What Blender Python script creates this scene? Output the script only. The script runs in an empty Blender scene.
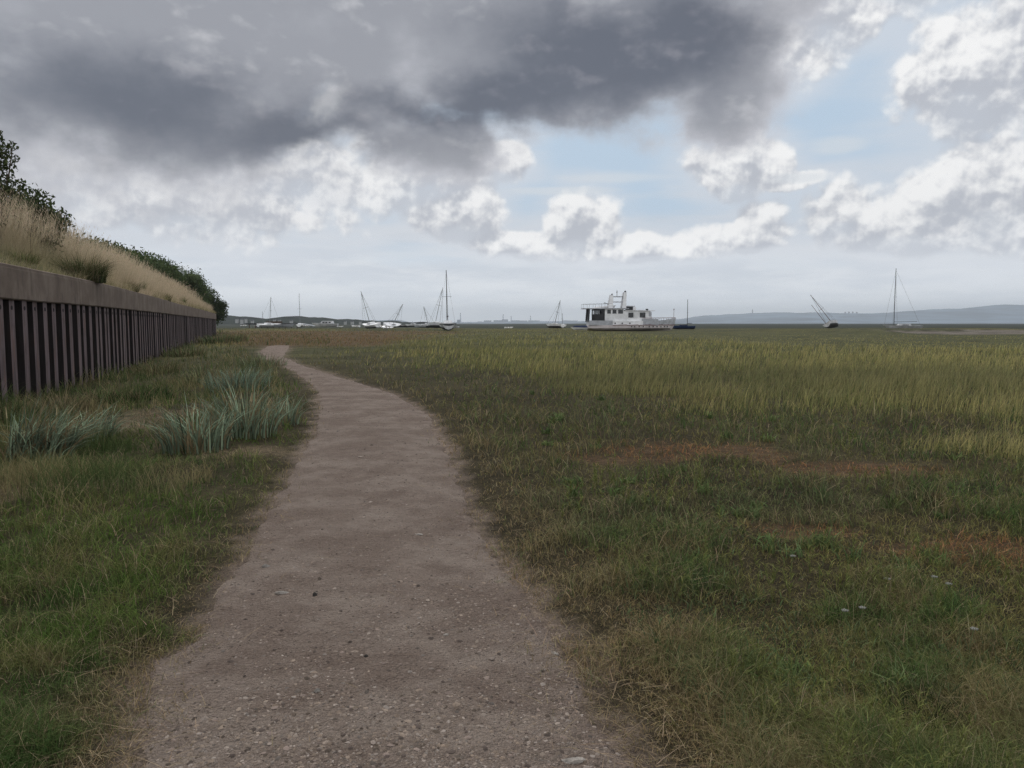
import bpy, bmesh, math, random
import numpy as np
from mathutils import Vector, Matrix
R = math.radians
random.seed(7)
rng = np.random.default_rng(11)
C = bpy.context.scene.collection
scene = bpy.context.scene

# ---------------------------------------------------------------- camera
EYE = 1.6
F = 770.0
PITCH = math.atan(61.0 / F)
cam_d = bpy.data.cameras.new('camera')
cam = bpy.data.objects.new('camera', cam_d)
C.objects.link(cam)
cam.location = (0, 0, EYE)
cam.rotation_euler = (math.pi / 2 - PITCH, 0, 0)
cam_d.sensor_width = 36
cam_d.lens = 36 * F / 1024
cam_d.clip_start = 0.05
cam_d.clip_end = 60000
scene.camera = cam

scene.view_settings.view_transform = 'Standard'
scene.view_settings.look = 'None'
scene.view_settings.exposure = 0.0
scene.view_settings.gamma = 1.0
scene.view_settings.use_curve_mapping = False
try:
    scene.cycles.use_denoising = True
    scene.cycles.denoiser = 'OPENIMAGEDENOISE'
    scene.cycles.denoising_prefilter = 'NONE'
except Exception:
    pass
scene.cycles.max_bounces = 5
scene.cycles.diffuse_bounces = 2
scene.cycles.glossy_bounces = 2
scene.cycles.transmission_bounces = 4
scene.cycles.transparent_max_bounces = 4
scene.cycles.volume_bounces = 0
scene.cycles.caustics_reflective = False
scene.cycles.caustics_refractive = False

cp, sp_ = math.cos(PITCH), math.sin(PITCH)
def ray(px, py):
    x = (px - 512) / F
    y = (384 - py) / F
    return (x, cp + y * sp_, -sp_ + y * cp)
def at(px, py, Y):
    d = ray(px, py); s = Y / d[1]
    return (d[0] * s, Y, EYE + d[2] * s)
def gnd(px, py, z=0.0):
    d = ray(px, py); s = (z - EYE) / d[2]
    return (d[0] * s, d[1] * s)

# ---------------------------------------------------------------- noise in numpy
def _hash(ix, iy, seed):
    h = (ix.astype(np.int64) * 374761393 + iy.astype(np.int64) * 668265263 + seed * 974634777) & 0xffffffff
    h = ((h ^ (h >> 13)) * 1274126177) & 0xffffffff
    h = h ^ (h >> 16)
    return (h & 0xffffff) / float(0xffffff)
def vnoise(x, y, seed=0):
    x = np.asarray(x, float); y = np.asarray(y, float)
    ix = np.floor(x); iy = np.floor(y)
    fx = x - ix; fy = y - iy
    fx = fx * fx * (3 - 2 * fx); fy = fy * fy * (3 - 2 * fy)
    a = _hash(ix, iy, seed); b = _hash(ix + 1, iy, seed)
    c = _hash(ix, iy + 1, seed); d = _hash(ix + 1, iy + 1, seed)
    return (a + (b - a) * fx) * (1 - fy) + (c + (d - c) * fx) * fy
def fbm(x, y, s, seed=0, octv=4):
    x = np.asarray(x, float) / s; y = np.asarray(y, float) / s
    t = 0; a = .5; n = 0
    for k in range(octv):
        t = t + a * vnoise(x * 2 ** k + 17.3 * k, y * 2 ** k - 9.1 * k, seed + k); n += a; a *= .5
    return t / n
def smooth(a, b, x):
    t = np.clip((x - a) / (b - a), 0, 1)
    return t * t * (3 - 2 * t)
def lerp(a, b, t): return a + (b - a) * t

# ---------------------------------------------------------------- node helpers
class NS:
    """tiny expression wrapper for shader math nodes"""
    tree = None
    def __init__(s, sock): s.s = sock
    @staticmethod
    def m(op, *a, clamp=False):
        n = NS.tree.nodes.new('ShaderNodeMath'); n.operation = op; n.use_clamp = clamp
        for i, v in enumerate(a):
            if isinstance(v, NS): NS.tree.links.new(v.s, n.inputs[i])
            else: n.inputs[i].default_value = float(v)
        return NS(n.outputs[0])
    def __add__(s, o): return NS.m('ADD', s, o)
    __radd__ = __add__
    def __sub__(s, o): return NS.m('SUBTRACT', s, o)
    def __rsub__(s, o): return NS.m('SUBTRACT', o, s)
    def __mul__(s, o): return NS.m('MULTIPLY', s, o)
    __rmul__ = __mul__
    def __truediv__(s, o): return NS.m('DIVIDE', s, o)
    def mx(s, o): return NS.m('MAXIMUM', s, o)
    def mn(s, o): return NS.m('MINIMUM', s, o)
def sstep(x, a, b):
    n = NS.tree.nodes.new('ShaderNodeMapRange'); n.interpolation_type = 'SMOOTHSTEP'
    NS.tree.links.new(x.s, n.inputs['Value'])
    n.inputs['From Min'].default_value = a; n.inputs['From Max'].default_value = b
    return NS(n.outputs['Result'])
def mixc(f, a, b):
    n = NS.tree.nodes.new('ShaderNodeMix'); n.data_type = 'RGBA'
    ins = [n.inputs['Factor'], n.inputs['A'], n.inputs['B']]
    ins = [n.inputs[0], n.inputs[6], n.inputs[7]]
    for i, v in zip(ins, (f, a, b)):
        if isinstance(v, NS): NS.tree.links.new(v.s, i)
        elif isinstance(v, (int, float)): i.default_value = v
        else: i.default_value = (*v, 1)
    return NS(n.outputs[2])
def noise(vec, scale, detail=4, rough=.5, dist=0.0, dim='3D'):
    n = NS.tree.nodes.new('ShaderNodeTexNoise'); n.noise_dimensions = dim
    if vec is not None: NS.tree.links.new(vec.s, n.inputs['Vector'])
    n.inputs['Scale'].default_value = scale; n.inputs['Detail'].default_value = detail
    n.inputs['Roughness'].default_value = rough; n.inputs['Distortion'].default_value = dist
    return NS(n.outputs[0])
def vor(vec, scale, detail=0, rough=.5, feature='F1', out='Distance'):
    n = NS.tree.nodes.new('ShaderNodeTexVoronoi'); n.feature = feature
    NS.tree.links.new(vec.s, n.inputs['Vector'])
    n.inputs['Scale'].default_value = scale
    if 'Detail' in n.inputs: n.inputs['Detail'].default_value = detail; n.inputs['Roughness'].default_value = rough
    return NS(n.outputs[out])
def vmath(op, a, b):
    n = NS.tree.nodes.new('ShaderNodeVectorMath'); n.operation = op
    for i, v in enumerate((a, b)):
        if isinstance(v, NS): NS.tree.links.new(v.s, n.inputs[i])
        else: n.inputs[i].default_value = v
    return NS(n.outputs[0])
def vscale(a, f):
    n = NS.tree.nodes.new('ShaderNodeVectorMath'); n.operation = 'SCALE'
    NS.tree.links.new(a.s, n.inputs[0])
    if isinstance(f, NS): NS.tree.links.new(f.s, n.inputs['Scale'])
    else: n.inputs['Scale'].default_value = f
    return NS(n.outputs[0])
def lin(r, g, b):
    f = lambda c: (c / 255 / 12.92) if c / 255 <= .04045 else ((c / 255 + .055) / 1.055) ** 2.4
    return (f(r), f(g), f(b))
# ---------------------------------------------------------------- sky
SUN_EL, SUN_AZ = 48.0, -25.0        # the sun stands ahead and a little to the side, behind thick cloud
STR = 0.1
def build_world():
    w = bpy.data.worlds.new('World'); scene.world = w; w.use_nodes = True
    t = w.node_tree; t.nodes.clear(); NS.tree = t
    out = t.nodes.new('ShaderNodeOutputWorld'); bg = t.nodes.new('ShaderNodeBackground')
    bg.inputs['Strength'].default_value = STR
    t.links.new(bg.outputs[0], out.inputs[0])
    tc = t.nodes.new('ShaderNodeTexCoord'); D = NS(tc.outputs['Generated'])
    sep = t.nodes.new('ShaderNodeSeparateXYZ'); t.links.new(D.s, sep.inputs[0])
    X, Y, Z = (NS(sep.outputs[i]) for i in range(3))
    az = NS.m('ARCTAN2', X, Y)
    el = NS.m('ARCSINE', Z)
    sky = t.nodes.new('ShaderNodeTexSky'); sky.sky_type = 'NISHITA'; sky.sun_disc = False
    sky.sun_elevation = R(SUN_EL); sky.sun_rotation = R(SUN_AZ)
    sky.altitude = 0; sky.air_density = 1.0; sky.dust_density = 1.0; sky.ozone_density = 1.0
    skyc = NS(sky.outputs[0])
    K = 1.0 / STR
    def L(r, g, b, k=1.0):
        c = lin(r, g, b); return tuple(v * K * k for v in c)
    # warp coordinates so cloud edges billow
    wv = t.nodes.new('ShaderNodeTexNoise'); t.links.new(D.s, wv.inputs['Vector'])
    wv.inputs['Scale'].default_value = 5.0; wv.inputs['Detail'].default_value = 6; wv.inputs['Roughness'].default_value = .6
    wo = vmath('SUBTRACT', NS(wv.outputs['Color']), (.5, .5, .5))
    ws = t.nodes.new('ShaderNodeSeparateXYZ'); t.links.new(wo.s, ws.inputs[0])
    wx, wz = NS(ws.outputs[0]), NS(ws.outputs[1])
    azw = az + wx * .16; elw = el + wz * .10
    azs = az + wx * .05; els = el + wz * .035
    def P(px, py):
        d = ray(px, py); n = math.sqrt(d[0] ** 2 + d[1] ** 2)
        return math.atan2(d[0], d[1]), math.atan2(d[2], n)
    def comb(A, E):
        c = t.nodes.new('ShaderNodeCombineXYZ')
        t.links.new(A.s, c.inputs[0]); t.links.new(E.s, c.inputs[1]); return NS(c.outputs[0])
    def field(V, lst, soft=.12):
        """1 at the heart of the nearest cloud mass, 0 at its rim, negative outside"""
        r = None
        for c in lst:
            px, py, rx, ry = c[:4]
            if len(c) > 4: py = py + (c[4] - ry) / 2; ry = (ry + c[4]) / 2
            a0, e0 = P(px, py); sx, sy = F / rx, F / ry
            n = t.nodes.new('ShaderNodeVectorMath'); n.operation = 'MULTIPLY_ADD'
            t.links.new(V.s, n.inputs[0]); n.inputs[1].default_value = (sx, sy, 0); n.inputs[2].default_value = (-a0 * sx, -e0 * sy, 0)
            l = t.nodes.new('ShaderNodeVectorMath'); l.operation = 'LENGTH'; t.links.new(n.outputs[0], l.inputs[0])
            o = NS(l.outputs['Value'])
            if r is None: r = o
            else:
                r = NS.m('SMOOTH_MIN', r, o); r.s.node.inputs[2].default_value = soft
        return 1.0 - r
    # direction stretched so that the cloud texture flattens near the horizon
    st = t.nodes.new('ShaderNodeCombineXYZ')
    t.links.new(X.s, st.inputs[0]); t.links.new(Y.s, st.inputs[1]); t.links.new((Z * 1.7).s, st.inputs[2])
    S = NS(st.outputs[0])
    def bump_pair(sc, det, rough, off, dist=0.0):
        a = noise(S, sc, det, rough, dist)
        b = noise(vmath('ADD', S, off), sc, det, rough, dist)
        return a, a - b
    # ---- 1 clear sky, paled by distance
    base = mixc(sstep(el, .0, .42), L(203, 212, 220), mixc(.5, skyc, L(176, 201, 226)))
    base = mixc(sstep(el, .02, .15), L(203, 210, 218), mixc(.8, base, L(184, 205, 225)))
    # ---- 2 general pale cloud low over the horizon and haze streaks
    st2 = t.nodes.new('ShaderNodeCombineXYZ')
    t.links.new(X.s, st2.inputs[0]); t.links.new(Y.s, st2.inputs[1]); t.links.new((Z * 6.0).s, st2.inputs[2])
    S2 = NS(st2.outputs[0])
    n2 = noise(S2, 4.0, 6, .55)
    n3 = noise(vmath('ADD', S2, (3.1, 1.7, .4)), 7.0, 6, .6)
    low = sstep(n2 + (.15 - el) * 3.0, .42, .80)
    col = mixc(low * .85, base, mixc(sstep(n3, .38, .62), L(193, 199, 208), L(217, 220, 224)))
    # ---- 3 cumulus with bright tops
    DW = vmath('ADD', D, vscale(wo, .05))
    def puff(off=None, sc=15):
        v = DW if off is None else vmath('ADD', DW, off)
        n = t.nodes.new('ShaderNodeTexVoronoi'); n.feature = 'F1'; t.links.new(v.s, n.inputs['Vector'])
        n.inputs['Scale'].default_value = sc; n.inputs['Detail'].default_value = 2.0; n.inputs['Roughness'].default_value = .5
        return 1.0 - NS(n.outputs['Distance'])
    billow = puff(); eb = billow - puff((-.006, 0, .014))
    def bump_d(sc, det, rough, off):
        a = noise(D, sc, det, rough); b = noise(vmath('ADD', D, off), sc, det, rough)
        return a, a - b
    n4, e4 = bump_d(9, 6, .55, (-.006, 0, .016))
    n5, e5 = bump_d(34, 3, .55, (-.003, 0, .006))
    cum = [(962, 82, 84, 66), (1050, 55, 100, 84), (822, 12, 95, 56), (900, -35, 130, 45), (790, 55, 60, 40),
           (738, 168, 60, 40), (785, 180, 50, 13),
           (985, 196, 108, 66), (1070, 190, 90, 60), (905, 224, 120, 40), (848, 212, 60, 40), (745, 234, 80, 26), (758, 218, 40, 30),
           (580, 228, 55, 40), (640, 246, 110, 20), (520, 242, 80, 22), (460, 215, 70, 40),
           (500, 160, 42, 30), (430, 175, 90, 44), (60, 175, 150, 56), (300, 165, 140, 62), (190, 200, 190, 50), (340, 120, 40, 40), (1200, 150, 120, 70), (-140, 190, 140, 70)]
    CV = comb(azs, els)
    W = field(CV, cum, .2)
    Wu = field(comb(azs, els + .018), cum, .2)
    dW = W - Wu
    nn_ = (n4 - .5) * 1.5 + (n5 - .5) * .5 + (billow - .50) * .8
    dens = W * 1.6 + nn_ + .03
    # thin veil round and between the heaps
    veil = sstep(W * 1.1 + (n2 - .5) * 1.6 + (n4 - .5) * .8, -.55, .35)
    col = mixc(veil * .66, col, L(214, 218, 225))
    cov = sstep(dens, -.02, .38)
    cov = cov * (1.0 - sstep(dW * -1, .04, .42) * .55)
    lit = e4 * 3.2 + e5 * 2.2 + eb * .9 + (billow - .5) * .2 + dW * 1.1
    thick = sstep(dens, .3, 1.5)
    lit = lit + (.66 - thick * .42)
    bright = sstep(lit, .0, 1.0)
    ccol = mixc(bright, L(186, 190, 199), L(247, 247, 247))
    ccol = mixc((1.0 - sstep(az, -.35, .10)) * .15, ccol, L(192, 194, 202))
    col = mixc(cov, col, ccol)
    # ---- 4 wispy streaks
    n6 = noise(vmath('ADD', S2, (.3, .2, 0)), 5.0, 5, .5)
    wis = field(comb(az, el), [(610, 178, 90, 9), (560, 190, 70, 6), (838, 147, 40, 13), (800, 178, 50, 9)])
    col = mixc(sstep(wis + (n6 - .5) * 1.6, .1, .7) * .6, col, L(214, 220, 226))
    # ---- 5 grey stratocumulus deck overhead
    n7, e7 = bump_pair(4.5, 6, .56, (0.02, 0, .03))
    n8, e8 = bump_pair(13, 4, .5, (0.006, 0, .012))
    dk = [(150, 40, 330, 145), (60, 110, 210, 66), (330, 70, 200, 95), (520, 45, 230, 90), (650, 40, 140, 80), (170, 135, 150, 46),
          (735, 92, 72, 52), (430, 155, 85, 42), (300, -60, 560, 150), (640, -80, 280, 100), (-250, 60, 330, 140), (760, -60, 130, 80)]
    VW = comb(azw, elw)
    Dk = field(VW, dk, .2)
    dd = Dk * 1.25 + (n7 - .5) * 1.2 + (n8 - .5) * .5 + (billow - .5) * .25 + .06
    dcov = sstep(dd, -.05, .42)
    core = sstep(dd, .06, .85)
    d3 = field(VW, [(120, 105, 210, 60), (300, 135, 170, 40), (600, 60, 150, 65), (690, 30, 80, 60), (430, 115, 110, 34), (500, 100, 120, 40)], .2)
    dark = sstep(d3 * 1.1 + (n7 - .5) * 1.5 + (n8 - .5) * .7, -.15, .95)
    dcol = mixc(core, L(196, 197, 204), L(150, 152, 160))
    dcol = mixc(dark, dcol, L(92, 97, 110))
    relief = sstep(e7 * 3.2 + e8 * 2.6 + eb * .5 + (n8 - .5) * .5, .02, .8)
    dcol = mixc(relief * .65, dcol, mixc(dark, L(206, 206, 210), L(140, 140, 149)))
    hole = field(VW, [(335, 112, 26, 22)], .1)
    dcov = dcov * (1.0 - sstep(hole + (n8 - .5) * 1.2, -.1, .9) * .3)
    col = mixc(dcov * .98, col, dcol)
    # ---- 6 elsewhere (overhead and behind): unseen broken cloud, brightened to raise the ambient light
    rest = sstep(NS.m('ABSOLUTE', az), 1.0, 1.5).mx(sstep(el, .5, .85))
    rc = mixc(sstep(n7 + n4 * .3, .45, .8), L(176, 180, 188, 1.1), L(240, 240, 240, 1.35))
    col = mixc(rest * .9, col, rc)
    # ---- 7 haze right at the horizon, and ground colour below it
    col = mixc((1.0 - sstep(el, -.01, .10)) * .6, col, L(212, 217, 222))
    col = vscale(col, 1.0 + (1.0 - sstep(el, .0, .13)) * .40)
    col = mixc(sstep(el * -1, .0, .05), col, L(70, 70, 66))
    t.links.new(col.s, bg.inputs['Color'])
    w.cycles.sampling_method = 'MANUAL'; w.cycles.sample_map_resolution = 512
build_world()
sd = bpy.data.lights.new('sun', 'SUN'); sun = bpy.data.objects.new('sun', sd); C.objects.link(sun)
sd.energy = 1.5; sd.angle = R(10); sd.color = (1, .95, .88)
sdir = Vector((math.sin(R(SUN_AZ)) * math.cos(R(SUN_EL)), math.cos(R(SUN_AZ)) * math.cos(R(SUN_EL)), math.sin(R(SUN_EL))))
sun.rotation_euler = sdir.to_track_quat('Z', 'Y').to_euler()
# ---------------------------------------------------------------- object helpers
def tag(o, label=None, cat=None, group=None, kind=None):
    if label: o['label'] = label
    if cat: o['category'] = cat
    if group: o['group'] = group
    if kind: o['kind'] = kind
    return o
def empty(name, loc, rz=0.0, rx=0.0, ry=0.0):
    o = bpy.data.objects.new(name, None); C.objects.link(o)
    o.location = loc; o.rotation_euler = (rx, ry, rz); o.empty_display_size = .3
    return o
def npmesh(name, V, faces, mat, parent=None, col=None, smooth_=False):
    """V Nx3; faces: list of int arrays (each M x k)"""
    me = bpy.data.meshes.new(name)
    V = np.asarray(V, np.float32)
    me.vertices.add(len(V)); me.vertices.foreach_set('co', V.ravel())
    faces = [np.asarray(f, np.int32) for f in faces if len(f)]
    loops = np.concatenate([f.ravel() for f in faces])
    starts = []; off = 0
    for f in faces:
        starts.append(off + np.arange(len(f), dtype=np.int32) * f.shape[1]); off += f.size
    me.loops.add(len(loops)); me.loops.foreach_set('vertex_index', loops)
    starts = np.concatenate(starts)
    me.polygons.add(len(starts)); me.polygons.foreach_set('loop_start', starts.astype(np.int32))
    me.polygons.foreach_set('use_smooth', np.full(len(starts), smooth_))
    me.update(calc_edges=True)
    if col is not None:
        a = me.color_attributes.new('col', 'FLOAT_COLOR', 'POINT')
        c4 = np.ones((len(V), 4), np.float32); c4[:, :3] = col
        a.data.foreach_set('color', c4.ravel())
    me.materials.append(mat)
    o = bpy.data.objects.new(name, me); C.objects.link(o)
    if parent is not None: o.parent = parent
    return o
class MB:
    """collects simple solids into one mesh"""
    def __init__(s): s.v = []; s.f = []
    def add(s, vs, fs):
        b = len(s.v); s.v += [tuple(v) for v in vs]; s.f += [tuple(i + b for i in f) for f in fs]
    def box(s, x0, x1, y0, y1, z0, z1):
        s.hexa([(x0, y0, z0), (x1, y0, z0), (x1, y1, z0), (x0, y1, z0), (x0, y0, z1), (x1, y0, z1), (x1, y1, z1), (x0, y1, z1)])
    def hexa(s, p):
        s.add(p, [(0, 3, 2, 1), (4, 5, 6, 7), (0, 1, 5, 4), (1, 2, 6, 5), (2, 3, 7, 6), (3, 0, 4, 7)])
    def tube(s, a, b, r0, r1=None, n=6):
        r1 = r0 if r1 is None else r1
        a = Vector(a); b = Vector(b); d = (b - a)
        if d.length < 1e-6: return
        d.normalize(); u = d.orthogonal().normalized(); w = d.cross(u)
        vs = []
        for p, r in ((a, r0), (b, r1)):
            for i in range(n):
                t = 2 * math.pi * i / n
                vs.append(p + (u * math.cos(t) + w * math.sin(t)) * r)
        s.add(vs, [(i, (i + 1) % n, n + (i + 1) % n, n + i) for i in range(n)] + [tuple(range(n - 1, -1, -1)), tuple(range(n, 2 * n))])
    def path(s, pts, r, n=6):
        for i in range(len(pts) - 1):
            ra = r[i] if isinstance(r, (list, tuple)) else r; rb = r[i + 1] if isinstance(r, (list, tuple)) else r
            s.tube(pts[i], pts[i + 1], ra, rb, n)
    def prism(s, prof, y0, y1):
        """profile in x,z extruded along y"""
        n = len(prof)
        s.add([(x, y0, z) for x, z in prof] + [(x, y1, z) for x, z in prof],
              [tuple(range(n - 1, -1, -1)), tuple(range(n, 2 * n))] + [(i, (i + 1) % n, n + (i + 1) % n, n + i) for i in range(n)])
    def build(s, name, mat, parent=None, smooth_=False, bevel=0):
        me = bpy.data.meshes.new(name); me.from_pydata(s.v, [], s.f); me.update()
        bm = bmesh.new(); bm.from_mesh(me); bmesh.ops.recalc_face_normals(bm, faces=bm.faces)
        if bevel: bmesh.ops.bevel(bm, geom=[e for e in bm.edges], offset=bevel, segments=1, affect='EDGES', clamp_overlap=True)
        bm.to_mesh(me); bm.free()
        if smooth_: me.polygons.foreach_set('use_smooth', [True] * len(me.polygons))
        me.materials.append(mat)
        o = bpy.data.objects.new(name, me); C.objects.link(o)
        if parent is not None: o.parent = parent
        return o

# ---------------------------------------------------------------- materials
MATS = {}
def mat(name, col, rough=.8, spec=.3, var=.25, scale=3.0, metal=0.0, bump=0.0, bscale=20):
    """painted or natural surface whose colour wanders with noise"""
    if name in MATS: return MATS[name]
    m = bpy.data.materials.new(name); m.use_nodes = True; t = m.node_tree; NS.tree = t
    b = t.nodes['Principled BSDF']
    tc = t.nodes.new('ShaderNodeTexCoord'); P = NS(tc.outputs['Object'])
    n = noise(P, scale, 5, .6)
    lo = tuple(c * (1 - var) for c in col); hi = tuple(min(1, c * (1 + var)) for c in col)
    t.links.new(mixc(sstep(n, .3, .7), lo, hi).s, b.inputs['Base Color'])
    b.inputs['Roughness'].default_value = rough; b.inputs['Specular IOR Level'].default_value = spec
    b.inputs['Metallic'].default_value = metal
    if bump:
        bn = t.nodes.new('ShaderNodeBump'); bn.inputs['Strength'].default_value = bump; bn.inputs['Distance'].default_value = .02
        t.links.new(noise(P, bscale, 4, .6).s, bn.inputs['Height']); t.links.new(bn.outputs[0], b.inputs['Normal'])
    MATS[name] = m; return m
def mat_leaf(name, trans=.25):
    """blades and leaves: colour from the attribute, a little light passing through"""
    m = bpy.data.materials.new(name); m.use_nodes = True; t = m.node_tree; t.nodes.clear()
    o = t.nodes.new('ShaderNodeOutputMaterial'); a = t.nodes.new('ShaderNodeAttribute'); a.attribute_name = 'col'
    d = t.nodes.new('ShaderNodeBsdfDiffuse'); tr = t.nodes.new('ShaderNodeBsdfTranslucent'); mx = t.nodes.new('ShaderNodeMixShader')
    t.links.new(a.outputs['Color'], d.inputs[0]); t.links.new(a.outputs['Color'], tr.inputs[0])
    mx.inputs[0].default_value = trans
    t.links.new(d.outputs[0], mx.inputs[1]); t.links.new(tr.outputs[0], mx.inputs[2]); t.links.new(mx.outputs[0], o.inputs[0])
    return m
LEAF = mat_leaf('leaf_blade', .18)

# ---------------------------------------------------------------- the lie of the land
# seawall line in plan: (x, y) from behind the viewer to its far corner
WALL = np.array([(-7.6, -4.0), (-9.3, 6.0), (-10.45, 12.0), (-11.8, 17.7), (-12.6, 20.7), (-14.15, 26.3), (-18.7, 40.0), (-24.9, 58.0), (-34.9, 88.0), (-45.6, 119.0)])
CAP_TOP, CAP_BOT = EYE + 1.4, EYE + .56
def wall_x(y): return np.interp(y, WALL[:, 1], WALL[:, 0])
# path edges: (px, py) read off and put on the ground -> world points
PL = [(60, 1100), (112, 768), (128, 700), (140, 655), (186, 638), (208, 590), (246, 546), (258, 510), (285, 470), (306, 440), (318, 405), (311, 386), (292, 371), (266, 359), (259, 351), (266, 346)]
PR = [(800, 1100), (662, 768), (602, 700), (572, 640), (524, 580), (494, 540), (470, 490), (452, 450), (430, 412), (398, 394), (346, 378), (303, 365), (284, 356), (289, 349), (291, 345.5)]
PLw = np.array([gnd(*p) for p in PL]); PRw = np.array([gnd(*p) for p in PR])
PLw = np.vstack([[PLw[0, 0] - .05, -6], PLw]); PRw = np.vstack([[PRw[0, 0] + .05, -6], PRw])
PATH_END = float(max(PLw[:, 1].max(), PRw[:, 1].max()))
def path_edges(y):
    jl = (fbm(y * 0 + 3, y, 1.1, 5) - .5) * .22 * np.clip(y / 6, .35, 1.3) + (fbm(y * 0 + 9, y, .16, 6, 3) - .5) * .10
    jr = (fbm(y * 0 + 5, y, 1.1, 15) - .5) * .20 * np.clip(y / 6, .35, 1.3) + (fbm(y * 0 + 2, y, .14, 8, 3) - .5) * .09
    return np.interp(y, PLw[:, 1], PLw[:, 0]) + jl, np.interp(y, PRw[:, 1], PRw[:, 0]) + jr
CREEK = np.array([(60, 128), (65, 112), (72, 110), (79, 126), (90, 148)])
def seg_dist(x, y, poly):
    d = np.full(np.shape(x), 1e9)
    for (ax, ay), (bx, by) in zip(poly[:-1], poly[1:]):
        vx, vy = bx - ax, by - ay
        t = np.clip(((x - ax) * vx + (y - ay) * vy) / (vx * vx + vy * vy), 0, 1)
        d = np.minimum(d, np.hypot(x - ax - t * vx, y - ay - t * vy))
    return d
def creek_mask(x, y):
    d = seg_dist(x, y, CREEK) + (fbm(x, y, 7, 31) - .5) * 9
    return smooth(7, 4.5, d)
def H(x, y):
    x = np.asarray(x, float); y = np.asarray(y, float)
    r = np.hypot(x, y)
    h = (fbm(x, y, 1.3, 3) - .5) * .10 + (fbm(x, y, 9, 4) - .5) * .22 * smooth(4, 30, r) + (fbm(x, y, .35, 9, 3) - .5) * .04
    h = h + (fbm(x, y, 60, 7) - .5) * .5 * smooth(60, 200, r)
    l, rr = path_edges(y)
    mid = (l + rr) / 2; hw = (rr - l) / 2
    inp = smooth(1.35, .95, np.abs(x - mid) / np.maximum(hw, .4)) * smooth(PATH_END + 4, PATH_END, y)
    side = smooth(1.0, 2.2, np.abs(x - mid) / np.maximum(hw, .4))
    h = h * (1 - inp) + inp * (-.03)
    h = h + side * .02
    # ground swells a little towards the foot of the wall
    dw = x - wall_x(y)
    h = h - np.interp(y, [0, 40, 120], [.34, .30, .12]) * smooth(6.5, 1.0, dw) * (dw > -1) * smooth(135, 120, y)
    h = h - creek_mask(x, y) * .30 + .40 * smooth(22, 12, seg_dist(x, y - 16, CREEK))
    h = h - .5 * smooth(170, 400, y)
    return h
def bank_h(d):
    """height of the bank at distance d behind the wall face"""
    return CAP_TOP - .05 + np.interp(d, [0, .5, 3.0, 6.0, 20, 60], [0, .05, 1.25, 1.9, 2.4, 2.6])
# where the salt marsh turns tall
REED = np.array([(-9.6, 46), (-5, 33), (-.5, 20.5), (1.5, 16.5), (3.3, 13.6), (4.5, 12.2), (8, 11.4), (14, 9)])
def reed_line(x): return np.interp(x, REED[:, 0], REED[:, 1])
def ell(x, y, cx, cy, rx, ry, seed=40, s=.5):
    d = np.hypot((x - cx) / rx, (y - cy) / ry) + (fbm(x, y, s, seed) - .5) * 1.1
    return smooth(1.15, .6, d)
def dead_mask(x, y):
    m = ell(x, y, 2.0, 9.3, 1.5, 1.0)
    m = np.maximum(m, ell(x, y, 3.6, 8.2, .9, .5))
    m = np.maximum(m, ell(x, y, 3.35, 5.15, 1.1, .42, 41, .35))
    m = np.maximum(m, ell(x, y, 2.3, 5.75, .5, .25, 44, .3))
    return m * smooth(.16, .42, fbm(x, y, .22, 49))
def straw_mask(x, y):
    m = ell(x, y, -4.7, 7.4, 1.1, .5, 45)
    m = np.maximum(m, ell(x, y, -6.2, 13.5, 1.8, 1.6, 46))
    m = np.maximum(m, ell(x, y, -3.4, 9.4, .6, .5, 47))
    return m
def red_mask(x, y):
    c = np.interp(y, [40, 60, 100, 170], [-13.5, -15, -24, -40]); w = np.interp(y, [40, 60, 100, 170], [2.5, 7, 17, 30])
    d = np.abs(x - c) / w + (fbm(x, y, 7, 48) - .5) * .9
    return smooth(1.1, .5, d) * smooth(46, 58, y) * smooth(175, 140, y)

# ---------------------------------------------------------------- ground sheet
def axis(lo, hi, fine, g, mid=0.0):
    def side(L):
        p = [0.0]; s = fine
        while p[-1] < L:
            p.append(p[-1] + s); s = max(fine, fine + p[-1] * g)
        return np.array(p)
    a = side(hi - mid); b = side(mid - lo)
    return np.concatenate([mid - b[::-1][:-1], mid + a])
gx = axis(-2600, 2600, .07, .022); gy = axis(-30, 2600, .07, .018, 2.5)
GX, GY = np.meshgrid(gx, gy)
GZ = H(GX, GY)
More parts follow.
